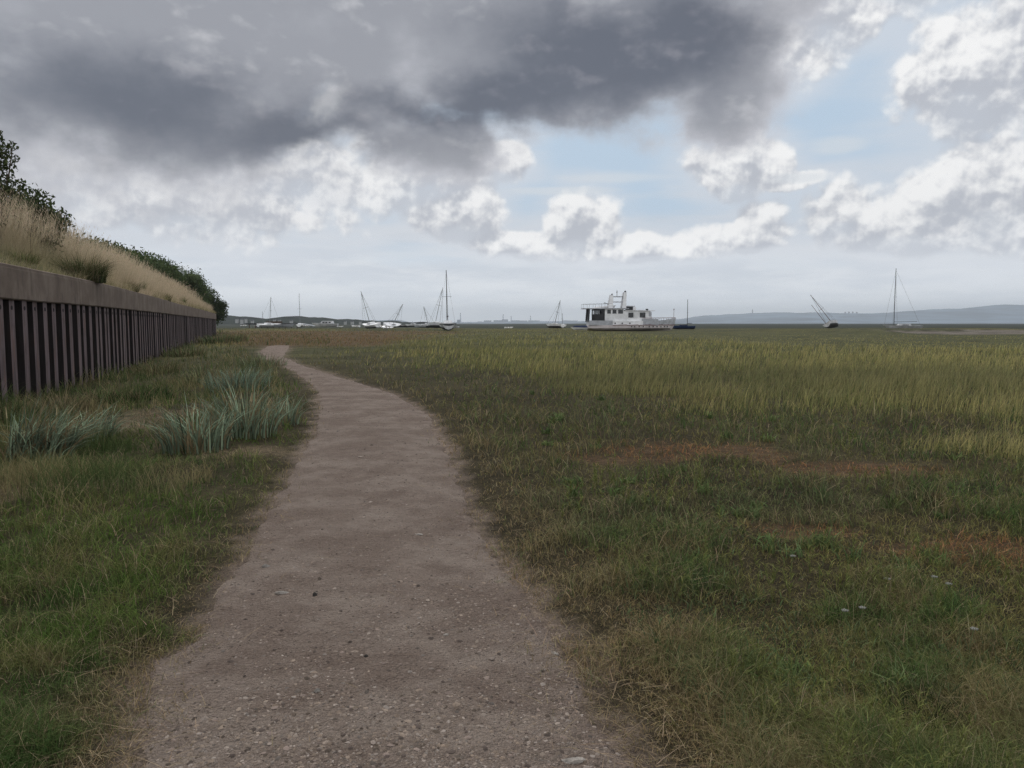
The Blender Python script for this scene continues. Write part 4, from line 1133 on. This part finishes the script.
sailboat(554.5, 328.2, 178, 5.6, 125, 5.9, 'small white sailing boat with leaning mast, alone between the group and motor yacht', (lean((561.5, 296), (555, 323)), 0), boom=False)
sailboat(562.5, 327.2, 240, 5.0, 100, 3.6, 'tiny boat with a short thin mast right behind the lone leaning sailing boat', (0, 0), boom=False, stays=False)
sailboat(683, 329.5, 172, 5.2, 179, 5.9, 'dark blue sailing boat with one upright mast at the bow of the motor yacht', (0, 0), hullm=BLUE, cabinm=NAVY, mast_x=-.18, boom=True, mastm=DARK, stays=False)
sailboat(834, 327, 205, 8.5, 50, 9.8, 'derelict two masted boat heeled far over on the mud', (-31, 0), hullm=OFFW, cabinm=DARK, mast_x=.12, boom=False, second=(-.52, 6.2), mr=.09, mastm=WOOD, stays=True)
sailboat(903.5, 330.6, 190, 8.5, 178, 14.0, 'pale sailing boat half sunk behind the creek bank with a tall upright mast and boom', (0, 0), mast_x=.28, mr=.09, mastm=DARK, hullm=GREY, cabinm=OFFW)
sailboat(268.5, 327.6, 230, 7, 50, 8.2, 'sailing boat behind the dark landing stage with the taller leaning mast', (lean((270.5, 290), (268, 316)), 0), boom=False)
sailboat(262.5, 327.4, 260, 5, 40, 4.6, 'small sailing boat with a short mast behind the dark landing stage', (-2, 0), boom=False, stays=False)
sailboat(300, 327.6, 230, 6.5, 100, 9.2, 'sailing boat showing only a thin upright mast beyond the end of the landing stage', (-.5, 0), boom=False, stays=False)

# small open boats and dinghies strewn along the channel edge
def dinghy(px, py, Y, L, heading, label, hm=None, cover=None, group='small open boats on the marsh', tilt=6):
    x, _, z = at(px, py, Y); r = empty('dinghy', (x, Y, z), R(heading), R(tilt)); tag(r, label, 'dinghy', group=group)
    put_hull(r, L, L * .42, L * .16, hm or WHITE)
    if cover:
        mb = MB(); D = L * .16
        mb.hexa([(-L * .52, -L * .22, D), (L * .45, -L * .12, D * 1.1), (L * .45, L * .12, D * 1.1), (-L * .52, L * .22, D), (-L * .45, -L * .05, D * 1.9), (L * .35, -L * .03, D * 1.7), (L * .35, L * .03, D * 1.7), (-L * .45, L * .05, D * 1.9)])
        mb.build('cover', cover, r)
    else:
        mb = MB()
        for k in (-.2, .12): mb.box(L * k - .1, L * k + .1, -L * .17, L * .17, L * .165, L * .18)
        mb.build('thwart', WOOD, r)
    return r
dinghy(579.5, 330, 150, 3.0, 184, 'white dinghy under a navy cover at the stern of the motor yacht', cover=NAVY, tilt=0)
dinghy(508.5, 328.6, 175, 1.9, 20, 'white dinghy alone in the grass between the sloop and the leaning boat', tilt=10)
dinghy(356, 327.5, 190, 2.4, 150, 'white dinghy beside the cabin cruiser', tilt=-8)
dinghy(340, 327.3, 200, 1.6, 30, 'smallest white dinghy right next to the cabin cruiser bow')
dinghy(379.5, 328.3, 168, 2.6, 165, 'white dinghy tipped on edge between the two leaning mast boats', tilt=-20)
dinghy(388, 328.8, 165, 2.2, 30, 'white dinghy lowest in front of the leaning mast boats', tilt=15)
dinghy(403, 327.2, 215, 3.2, 10, 'dark hulled open boat behind the leaning mast boats', hm=DARK)
dinghy(420, 327.5, 190, 2.8, 200, 'grey dinghy in front of the short crossed masts', hm=GREY)
dinghy(306, 326.8, 240, 2.2, 10, 'white dinghy at the end of the landing stage')
dinghy(243.5, 326.2, 250, 2.0, 40, 'white dinghy at the shore side of the landing stage')
dinghy(456, 328.5, 175, 2.2, 60, 'grey dinghy just beyond the end on sloop', hm=GREY)

# cabin cruiser px 318..336, y 321..326
x, Y, z = at(326, 327.2, 215)
r = empty('cabin_cruiser', (x, Y, z), R(180)); tag(r, 'grey white cabin cruiser with dark windows beside the landing stage', 'cabin cruiser')
put_hull(r, 6.6, 2.4, 1.0, OFFW)
mb = MB(); mb.hexa([(-2.2, -.9, .95), (1.6, -.8, .95), (1.6, .8, .95), (-2.2, .9, .95), (-1.9, -.75, 1.75), (.9, -.65, 1.75), (.9, .65, 1.75), (-1.9, .75, 1.75)]); cb = mb.build('cabin', OFFW, r)
for k in (-1.5, -.6, .2):
    for s in (-1, 1):
        mb = MB(); mb.hexa([(k, s * .87 - .02, 1.15), (k + .6, s * .87 - .02, 1.15), (k + .6, s * .87 + .02, 1.15), (k, s * .87 + .02, 1.15), (k, s * .82 - .02, 1.55), (k + .55, s * .80 - .02, 1.55), (k + .55, s * .80 + .02, 1.55), (k, s * .82 + .02, 1.55)]); mb.build('window', GLASS, cb)

# dark timber landing stage px 245..307 at y 321..326
x0, Y, z = at(246, 327, 235); x1 = at(300, 327, 235)[0]
r = empty('landing_stage', (x0, Y, z)); tag(r, 'long low dark timber landing stage below the wooded shore', 'landing stage')
W = x1 - x0
mb = MB(); mb.box(0, W, 0, 3.5, .75, 1.15); mb.build('deck', DARK, r)
mb = MB(); mb.hexa([(W, 0, .8), (W + 4, 0, .2), (W + 4, 3, .2), (W, 3, .8), (W, 0, 1.1), (W + 4, 0, .45), (W + 4, 3, .45), (W, 3, 1.1)]); mb.build('ramp', GREY, r)
for k in range(9):
    mb = MB(); mb.tube((W * (k + .5) / 9, .3, -.6), (W * (k + .5) / 9, .3, .76), .17, .17, 6); mb.build('post', WOOD, r)
mb = MB(); mb.box(W * .35, W * .62, 1, 3, 1.15, 1.75); mb.build('store_box', WOOD, r)

# upturned wooden barge hull and sand heap near it
dinghy(284, 327.4, 200, 5.0, 5, 'grey open workboat moored in front of the landing stage', hm=GREY, tilt=0)

# ---------------------------------------------------------------- the motor yacht
HAZE = 1.25e-4
YY = 154.0
def yx(px): return (px - 582.0) * .2
def yz(py): return (331.0 - py) * .2
x0, _, z0 = at(582, 331, YY)
yr = empty('motor_yacht', (x0, YY, z0)); tag(yr, 'large old white motor yacht with a twin legged radar arch, stranded on the marsh', 'motor yacht')
# hull: sections from stern to stem; half beams at bottom, chine and rail
def ysec(px, zt, wt, wb, zb=0.0):
    x = yx(px); return [(x, -wt, zt), (x, -wt * .97, zt * .5), (x, -wb, zb + .25), (x, 0, zb), (x, wb, zb + .25), (x, wt * .97, zt * .5), (x, wt, zt)]
secs = [ysec(586.5, yz(325.2), 2.2, 1.6, .1), ysec(600, yz(325.2), 2.5, 1.9), ysec(618, yz(325.2), 2.6, 2.0), ysec(636, yz(325.2), 2.55, 1.7), ysec(650, yz(325.2), 2.2, 1.1), ysec(661, yz(324.9), 1.5, .5, .05)]
bow = [(yx(674.2), -.06, yz(324.4)), (yx(672.6), -.05, yz(327.5)), (yx(670.8), -.04, yz(330)), (yx(670), 0, .12), (yx(670.8), .04, yz(330)), (yx(672.6), .05, yz(327.5)), (yx(674.2), .06, yz(324.4))]
secs.append(ysec(668, yz(324.7), .75, .2, .08)); secs.append(bow)
mb = MB(); m = 7; vs = [p for s in secs for p in s]; f = []
for i in range(len(secs) - 1):
    for j in range(m - 1): a = i * m + j; f.append((a, a + m, a + m + 1, a + 1))
    f.append((i * m, i * m + m - 1, (i + 1) * m + m - 1, (i + 1) * m))
f.append(tuple(range(m))); f.append(tuple((len(secs) - 1) * m + j for j in range(m)))
mb.add(vs, f); hull = mb.build('hull', PINK, yr)
# fore bulwark, rising to the stem
mb = MB()
prof = [(656, 324.9, 1.87, 321.5), (662, 324.8, 1.42, 320.5), (668, 324.6, .78, 319.3), (674.2, 324.3, .07, 318.2)]
for (a, za, wa, ta), (b, zb_, wb, tb) in zip(prof[:-1], prof[1:]):
    for s in (-1, 1):
        mb.hexa([(yx(a), s * wa, yz(za) + .01), (yx(b), s * wb, yz(zb_) + .01), (yx(b), s * wb * .93, yz(zb_) + .01), (yx(a), s * wa * .95, yz(za) + .01), (yx(a), s * (wa + .08), yz(ta)), (yx(b) + .25, s * (wb + .06), yz(tb)), (yx(b) + .25, s * (wb + .06) * .93, yz(tb)), (yx(a), s * (wa + .08) * .95, yz(ta))])
mb.build('bow_bulwark', GREY, yr)
mb = MB()
for s in (-1, 1): mb.tube((yx(640), s * 2.5, yz(318.2)), (yx(675), s * .12, yz(317.8)), .05, .05, 5)
for k in (657, 662, 667, 672):
    w = np.interp(k, [656, 674], [1.9, .15])
    for s in (-1, 1): mb.tube((yx(k), s * w, yz(321)), (yx(k), s * w, yz(318)), .03, .03, 4)
mb.build('bow_rail', DKRED, yr)
# dark red rubbing strake
for s in (-1, 1):
    mb = MB()
    pts = [(611, 2.58), (625, 2.62), (636, 2.58), (650, 2.24), (661, 1.54), (668, .8), (674.4, .08)]
    for (a, wa), (b, wb) in zip(pts[:-1], pts[1:]):
        mb.hexa([(yx(a), s * wa, yz(325.4)), (yx(b), s * wb, yz(325.1)), (yx(b), s * (wb + .05), yz(325.1)), (yx(a), s * (wa + .05), yz(325.4)), (yx(a), s * wa, yz(324.9)), (yx(b), s * wb, yz(324.5)), (yx(b), s * (wb + .05), yz(324.5)), (yx(a), s * (wa + .05), yz(324.9))])
    mb.build('rubbing_strake', DKRED, yr)
for k, w in ((629.5, 2.6), (632.5, 2.6), (637, 2.55), (641, 2.48), (647, 2.35), (651, 2.2), (655, 1.95), (659, 1.68), (663, 1.35), (666, 1.0)):
    for s in (-1, 1):
        mb = MB(); mb.tube((yx(k), s * (w - .25), yz(326.6)), (yx(k), s * (w + .03), yz(326.6)), .13, .13, 8); mb.build('porthole', GLASS, hull)
# aft bulwark block with the cockpit above
mb = MB()
for s in (-1, 1): mb.box(yx(587.5), yx(611), s * 2.45 - .06, s * 2.45 + .06, yz(325.2), yz(320.6))
mb.box(yx(587.5), yx(588.2), -2.4, 2.4, yz(325.2), yz(320.6)); mb.build('aft_bulwark', GREY, yr)
# lower deckhouse strip with two round ports
mb = MB(); mb.box(yx(611), yx(641), -2.25, 2.25, yz(325.2), yz(321)); lo = mb.build('deckhouse', WHITE, yr)
for k in (613.5, 620.5, 628):
    for s in (-1, 1):
        mb = MB(); mb.tube((yx(k), s * 2.2, yz(323.3)), (yx(k), s * 2.28, yz(323.3)), .15, .15, 8); mb.build('porthole', GLASS, lo)
mb = MB(); mb.box(yx(640), yx(656), -2.1, 2.1, yz(325.1), yz(319)); mb.build('foredeck_house', GREY, yr)
# aft saloon: open dark cockpit screen with see-through lights, then white wall with windows
for s in (-1, 1):
    mb = MB(); y0, y1 = sorted((s * 1.8, s * 1.9))
    for a, b in ((592.5, 593.6), (596, 597.6), (600, 603.4)): mb.box(yx(a), yx(b), y0, y1, yz(314.3), yz(310.6))
    mb.box(yx(592.5), yx(603.4), y0, y1, yz(320.8), yz(314.3)); mb.box(yx(592.5), yx(603.4), y0, y1, yz(310.6), yz(309.3))
    mb.build('cockpit_screen', DARK, yr)
mb = MB(); mb.box(yx(603.5), yx(622), -1.95, 1.95, yz(321), yz(309.3)); sal = mb.build('saloon', WHITE, yr)
for a, b in ((605.8, 609.3), (611, 614.8), (616.6, 621.2)):
    for s in (-1, 1):
        mb = MB(); mb.box(yx(a), yx(b), s * 1.96 - .03, s * 1.96 + .03, yz(313.8), yz(310)); mb.build('window', GLASS, sal)
mb = MB(); mb.box(yx(581.6), yx(627), -2.2, 2.2, yz(309.2), yz(308.5)); mb.build('roof', GREY, yr)
for s in (-1, 1):
    mb = MB(); mb.hexa([(yx(586.2), s * 2 - .1, yz(322)), (yx(588), s * 2 - .1, yz(322)), (yx(588), s * 2 + .1, yz(322)), (yx(586.2), s * 2 + .1, yz(322)), (yx(587), s * 2 - .1, yz(309.2)), (yx(588.9), s * 2 - .1, yz(309.2)), (yx(588.9), s * 2 + .1, yz(309.2)), (yx(587), s * 2 + .1, yz(309.2))]); mb.build('roof_post', DARK, yr)
for s in (-1, 1):
    mb = MB()
    mb.tube((yx(582), s * 2.1, yz(304.6)), (yx(611), s * 2.1, yz(303.8)), .03, .03, 4)
    for k in (582.5, 588, 594, 600, 606): mb.tube((yx(k), s * 2.1, yz(308.5)), (yx(k), s * 2.1, yz(304.3)), .025, .025, 4)
    mb.build('roof_rail', WIRE, yr)
mb = MB(); mb.hexa([(yx(593), -1, yz(308.4)), (yx(613), -1, yz(308.4)), (yx(613), 1, yz(308.4)), (yx(593), 1, yz(308.4)), (yx(595), -.5, yz(307)), (yx(615.5), -.6, yz(305.5)), (yx(615.5), .6, yz(305.5)), (yx(595), .5, yz(307))]); mb.build('roof_tender', OFFW, yr)
# wheelhouse
mb = MB(); mb.hexa([(yx(622), -2.0, yz(321)), (yx(651), -1.8, yz(321)), (yx(651), 1.8, yz(321)), (yx(622), 2.0, yz(321)), (yx(622), -1.95, yz(311.2)), (yx(648.5), -1.6, yz(311.2)), (yx(648.5), 1.6, yz(311.2)), (yx(622), 1.95, yz(311.2))]); wh = mb.build('wheelhouse', WHITE, yr)
for a, b in ((626.6, 631.6), (633, 635.6), (638, 643.4)):
    for s in (-1, 1):
        mb = MB(); mb.box(yx(a), yx(b), s * np.interp((a + b) / 2, [622, 650], [2.0, 1.68]) - .07, s * np.interp((a + b) / 2, [622, 650], [2.0, 1.68]) + .09, yz(317.6), yz(312.8)); mb.build('window', GLASS if a != 633 else WHITE, wh)
for s in (-1, 1):
    mb = MB(); mb.box(yx(647), yx(649.6), s * 1.72 - .07, s * 1.72 + .09, yz(316.5), yz(312.4)); mb.build('window', GREY, wh)
mb = MB(); mb.hexa([(yx(623), -2.1, yz(311.2)), (yx(653), -1.8, yz(311.2)), (yx(653), 1.8, yz(311.2)), (yx(623), 2.1, yz(311.2)), (yx(623), -2.1, yz(310.2)), (yx(653.5), -1.7, yz(310.7)), (yx(653.5), 1.7, yz(310.7)), (yx(623), 2.1, yz(310.2))]); mb.build('wheelhouse_roof', OFFW, yr)
mb = MB(); mb.box(yx(626), yx(631.5), -1.3, 1.3, yz(310.2), yz(307)); mb.build('flybridge', DARK, yr)
mb = MB(); mb.box(yx(624), yx(633.4), -1.5, 1.5, yz(306.9), yz(306.2)); mb.build('flybridge_roof', GREY, yr)
mb = MB(); mb.box(yx(631.6), yx(634.6), -1.3, 1.3, yz(310.2), yz(307.6)); mb.build('flybridge_screen', WHITE, yr)
mb = MB(); mb.tube((yx(646.5), 0, yz(310.6)), (yx(646.5), 0, yz(309)), .22, .28, 8); mb.build('searchlight', DARK, yr)
# radar arch
for a0, a1, b0, b1, zt, zb_ in ((607.4, 611.6, 609.6, 612.2, 295.4, 308.4), (620.8, 624.6, 622.8, 625.4, 292.8, 308.4)):
    for s in (-1, 1):
        mb = MB(); mb.hexa([(yx(a0), s * 1.5 - .15, yz(zb_)), (yx(a1), s * 1.5 - .15, yz(zb_)), (yx(a1), s * 1.5 + .15, yz(zb_)), (yx(a0), s * 1.5 + .15, yz(zb_)), (yx(b0), s * .9 - .12, yz(zt)), (yx(b1), s * .9 - .12, yz(zt)), (yx(b1), s * .9 + .12, yz(zt)), (yx(b0), s * .9 + .12, yz(zt))]); mb.build('arch_leg', WHITE, yr)
mb = MB()
for z_ in (297, 302.2): mb.box(yx(611), yx(623.5), -.9, -.75, yz(z_ + .35), yz(z_ - .35)); mb.box(yx(611), yx(623.5), .75, .9, yz(z_ + .35), yz(z_ - .35))
mb.box(yx(610.4), yx(611.4), -.9, .9, yz(296), yz(295.2)); mb.box(yx(623.4), yx(624.6), -.9, .9, yz(293.4), yz(292.6)); mb.build('cross_bar', GREY, yr)
mb = MB(); mb.tube((yx(616.5), 0, yz(297)), (yx(616.5), 0, yz(290.3)), .05, .04, 5); mb.tube((yx(616.5), -.3, yz(292.5)), (yx(616.5), .3, yz(292.5)), .1, .1, 6); mb.tube((yx(611), -.85, yz(295.3)), (yx(611), -.85, yz(294.2)), .18, .12, 6); mb.tube((yx(624), -.85, yz(292.7)), (yx(624), -.85, yz(291.2)), .2, .14, 6); mb.box(yx(611), yx(623.6), -.85, .85, yz(297.1), yz(296.9)); mb.build('antenna', DARK, yr)
mb = MB(); mb.tube((yx(603), -1, yz(303)), (yx(608), -1, yz(304.6)), .09, .09, 5); mb.build('davit', GREY, yr)
mb = MB(); mb.tube((yx(673.4), 0, yz(319)), (yx(673.4), 0, yz(308.4)), .04, .03, 5); mb.tube((yx(673.4), 0, yz(310.2)), (yx(673.4), 0, yz(309.2)), .1, .08, 6); mb.build('bow_staff', DKRED, yr)

# ---------------------------------------------------------------- far shores
def ridge(name, pts, Yd, depth, mt, label, base=-4, kind='structure', cols=None, jag=0.0, seed=0, step=2.0):
    """land rising to a skyline: (px, py) of the skyline at distance Yd"""
    pxs = np.arange(pts[0][0], pts[-1][0] + .01, step)
    pys = np.interp(pxs, [p[0] for p in pts], [p[1] for p in pts])
    n = len(pxs); rows = 9; V = np.zeros((rows, n, 3))
    for k in range(n):
        X, Y, Z = at(pxs[k], pys[k], Yd)
        Z += jag * (fbm(np.array([pxs[k]]), np.array([0.]), 3, seed)[0] - .5 + .6 * (fbm(np.array([pxs[k]]), np.array([3.]), 1.6, seed)[0] - .5))
        for j in range(rows):
            t = j / (rows - 1)                              # 0 shore, skyline at 2/3, then down the far side
            yy = Yd - depth * (1 - t * 1.5)
            if t <= .667:
                s = math.sin(t / .667 * math.pi / 2) ** 1.2; zz = base + (Z - base) * s
            else: zz = Z - (Z - base) * ((t - .667) / .333) ** 1.5
            zz += (fbm(np.array([X * 3 / Yd * 100]), np.array([t * 9.]), 3, seed + 5)[0] - .5) * (Z - base) * .10 * (1 if 0 < t < .6 else 0)
            V[j, k] = (X * yy / Yd if False else X, yy, zz)
    ii = (np.arange(rows - 1)[:, None] * n + np.arange(n - 1)[None, :]).ravel()
    o = npmesh(name, V.reshape(-1, 3), [np.stack([ii, ii + 1, ii + 1 + n, ii + n], 1)], mt, smooth_=True)
    return tag(o, label, 'hills', kind=kind)
HILL = mat('hazy_farmland', (.125, .16, .20), 1, .05, .55, .0022)  # paleness and blue of distance haze put into the land colour
HILL2 = mat('shore_woods', (.012, .018, .012), 1, .05, .6, .03)
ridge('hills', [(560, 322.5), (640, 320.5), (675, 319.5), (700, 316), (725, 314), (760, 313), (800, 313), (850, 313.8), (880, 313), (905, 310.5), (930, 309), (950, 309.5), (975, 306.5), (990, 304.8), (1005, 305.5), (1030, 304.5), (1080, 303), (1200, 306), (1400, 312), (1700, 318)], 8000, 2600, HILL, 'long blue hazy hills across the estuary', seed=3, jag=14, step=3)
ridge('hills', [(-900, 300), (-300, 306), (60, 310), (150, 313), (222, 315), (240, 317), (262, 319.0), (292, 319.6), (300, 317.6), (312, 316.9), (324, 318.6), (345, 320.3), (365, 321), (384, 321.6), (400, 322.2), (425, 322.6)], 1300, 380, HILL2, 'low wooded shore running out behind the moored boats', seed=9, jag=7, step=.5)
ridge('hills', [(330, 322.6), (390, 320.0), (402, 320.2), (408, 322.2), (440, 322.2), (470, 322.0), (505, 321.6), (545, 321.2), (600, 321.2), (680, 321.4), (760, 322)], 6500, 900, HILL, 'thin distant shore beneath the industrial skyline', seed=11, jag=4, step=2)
# estuary water
mw = bpy.data.materials.new('estuary_water'); mw.use_nodes = True; b = mw.node_tree.nodes['Principled BSDF']; b.inputs['Base Color'].default_value = (.10, .11, .11, 1); b.inputs['Roughness'].default_value = .25
NS.tree = mw.node_tree; P_ = NS(mw.node_tree.nodes.new('ShaderNodeTexCoord').outputs['Object']); bn = mw.node_tree.nodes.new('ShaderNodeBump'); bn.inputs['Strength'].default_value = .3; bn.inputs['Distance'].default_value = .3
mw.node_tree.links.new(noise(P_, .2, 3, .6).s, bn.inputs['Height']); mw.node_tree.links.new(bn.outputs[0], b.inputs['Normal'])
o = npmesh('water', [(-9500, -2700, -3), (9500, -2700, -3), (9500, 9900, -3), (-9500, 9900, -3)], [[(0, 1, 2, 3)]], mw); tag(o, 'pale tidal water of the estuary beyond the marsh', 'water', kind='structure')

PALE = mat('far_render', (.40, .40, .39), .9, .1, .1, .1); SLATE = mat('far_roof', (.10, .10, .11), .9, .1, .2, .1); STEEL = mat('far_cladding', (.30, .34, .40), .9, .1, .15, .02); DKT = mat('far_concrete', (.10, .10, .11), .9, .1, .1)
def block(name, px, py, Y, w, h, d, label, cat, group=None, gable=False, mt=None, sub=3.0, windows=True):
    X, _, Z = at(px, py, Y)
    r = empty(name, (X, Y, Z - sub)); tag(r, label, cat, group=group)
    mb = MB(); mb.box(-w / 2, w / 2, 0, d, 0, h + sub); mb.build('wall', mt or PALE, r)
    mb = MB()
    if gable: mb.prism([(-w / 2 - .3, h + sub), (w / 2 + .3, h + sub), (w / 2 - w * .1, h + sub + h * .7), (-w / 2 + w * .1, h + sub + h * .7)], -.3, d + .3)
    else: mb.box(-w / 2 - .2, w / 2 + .2, -.2, d + .2, h + sub + .002, h + sub + max(.3, h * .06))
    mb.build('roof', SLATE, r)
    if windows:
        k = max(2, int(w / 3))
        for i in range(min(k, 5)):
            mb = MB(); c = -w / 2 + w * (i + .5) / min(k, 5); mb.box(c - w * .05, c + w * .05, -.06, .02, sub + h * .35, sub + h * .75); mb.build('window', GLASS, r)
    return r
hs = [(236.5, 320.8, 8, 4, 'white gabled house furthest up the wooded shore'), (241.5, 321.6, 9, 5, 'large pale house among the shore trees, second from the wall corner'), (245.5, 320.6, 6, 4, 'small pale house high in the trees above the landing stage'), (252, 322.2, 7, 3.5, 'low pale cottage behind the shore end of the landing stage'),
      (274, 321.2, 6, 3, 'small white cottage above the middle of the landing stage'), (279, 321.5, 8, 3, 'wide white cottage just beyond the small one above the stage'), (291, 322.0, 8, 3, 'low white cottage over the far end of the landing stage'), (345, 322.6, 7, 3, 'pale cottage on the shore behind the cabin cruiser'), (352, 322.8, 9, 3, 'long pale building on the shore between cruiser and tilted mast'), (360, 322.8, 6, 3, 'pale cottage behind the dinghy beside the tilted mast')]
for px, py, w, h, lb in hs: block('house', px, py, 1000, w * .42, h * .5, 4, lb, 'house', 'pale houses on the wooded shore', True)
block('white_building', 778, 322.6, 6300, 60, 14, 60, 'first small white building of the row along the far shore, nearest the radio mast', 'building', 'white buildings on the far shore', windows=False)
for px, w, lb in ((786, 110, 'widest white shed of the row on the far shore'), (793, 70, 'bright white shed just beyond the widest one'), (804, 60, 'last white building of the far shore row, standing apart')):
    block('white_building', px, 322.6, 6300, w, 16, 60, lb, 'building', 'white buildings on the far shore', windows=False)
for px, h, lb in ((845.5, 17, 'tower block on the hazy hill nearest the wreck'), (849, 19, 'second tower block on the hill counting from the wreck'), (853, 19, 'third tower block on the hill counting from the wreck'), (857, 17, 'fourth tower block on the hill, nearest the tall mast')):
    block('tower_block', px, 314.2, 7700, 11, h + 5, 14, lb, 'tower block', 'tower blocks on the far hill', mt=DKT, sub=12)
X, _, Z = at(752.5, 314, 7900); r = empty('radio_mast', (X, 7900, Z - 12)); tag(r, 'thin radio mast on the hazy hill skyline', 'radio mast')
mb = MB(); mb.tube((0, 0, 0), (0, 0, 60), 6, 3.2, 8); mb.build('tower', DKT, r); mb = MB(); mb.tube((0, 0, 38), (0, 0, 44), 9, 9, 8); mb.build('platform', DKT, r)
# industrial skyline
ind = [(480, 8, 4, 'low blue grey shed starting the industrial skyline'), (487.5, 60, 12, 'long shed second in the industrial skyline'), (498, 70, 14, 'long shed under the smoking chimney'), (505, 50, 20, 'tall block beside the smoking chimney'), (515, 70, 13, 'broad shed beyond the smoking chimney'), (523, 70, 11, 'broad low shed in the middle of the skyline'), (534, 90, 12, 'pale long shed towards the lone leaning boat'), (566, 60, 12, 'grey shed behind the tiny mast boat'), (574, 60, 11, 'shed behind the navy covered dinghy')]
for px, w, h, lb in ind: block('factory_shed', px, 322.3, 6200, max(w, 40), h + 2, 60, lb, 'factory shed', 'sheds on the industrial skyline', mt=STEEL, windows=False)
for px, py, lb in ((503.2, 314.5, 'tall steaming chimney on the industrial skyline'), (511.2, 316.4, 'second chimney beside the steaming one'), (530.5, 316, 'thin chimney over the pale long shed'), (460.5, 313.2, 'thin chimney close beyond the big sloop')):
    X, _, Z = at(px, py, 6200); r = empty('chimney', (X, 6200, -3)); tag(r, lb, 'chimney', group='chimneys on the industrial skyline')
    mb = MB(); mb.tube((0, 0, 0), (0, 0, Z + 3), 5, 2.6, 10); mb.build('stack', STEEL, r); mb = MB(); mb.tube((0, 0, Z - 1), (0, 0, Z + 4), 3.2, 3.2, 10); mb.build('rim', DKT, r)
block('gas_holder', 458.5, 322.3, 3500, 13, 11, 20, 'squat blue grey tank house right of the big sloop', 'tank', mt=STEEL, windows=False)

# ---------------------------------------------------------------- air
m = bpy.data.materials.new('haze_air'); m.use_nodes = True; t = m.node_tree; t.nodes.clear()
o = t.nodes.new('ShaderNodeOutputMaterial'); v = t.nodes.new('ShaderNodeVolumePrincipled')
v.inputs['Color'].default_value = (.86, .93, 1.0, 1); v.inputs['Density'].default_value = HAZE; v.inputs['Anisotropy'].default_value = .5
t.links.new(v.outputs[0], o.inputs['Volume'])
mb = MB(); mb.box(-9800, 9800, -2900, 11500, -5.5, 205); hz = mb.build('haze', m); tag(hz, 'thin blue haze over the estuary', 'haze', kind='stuff')
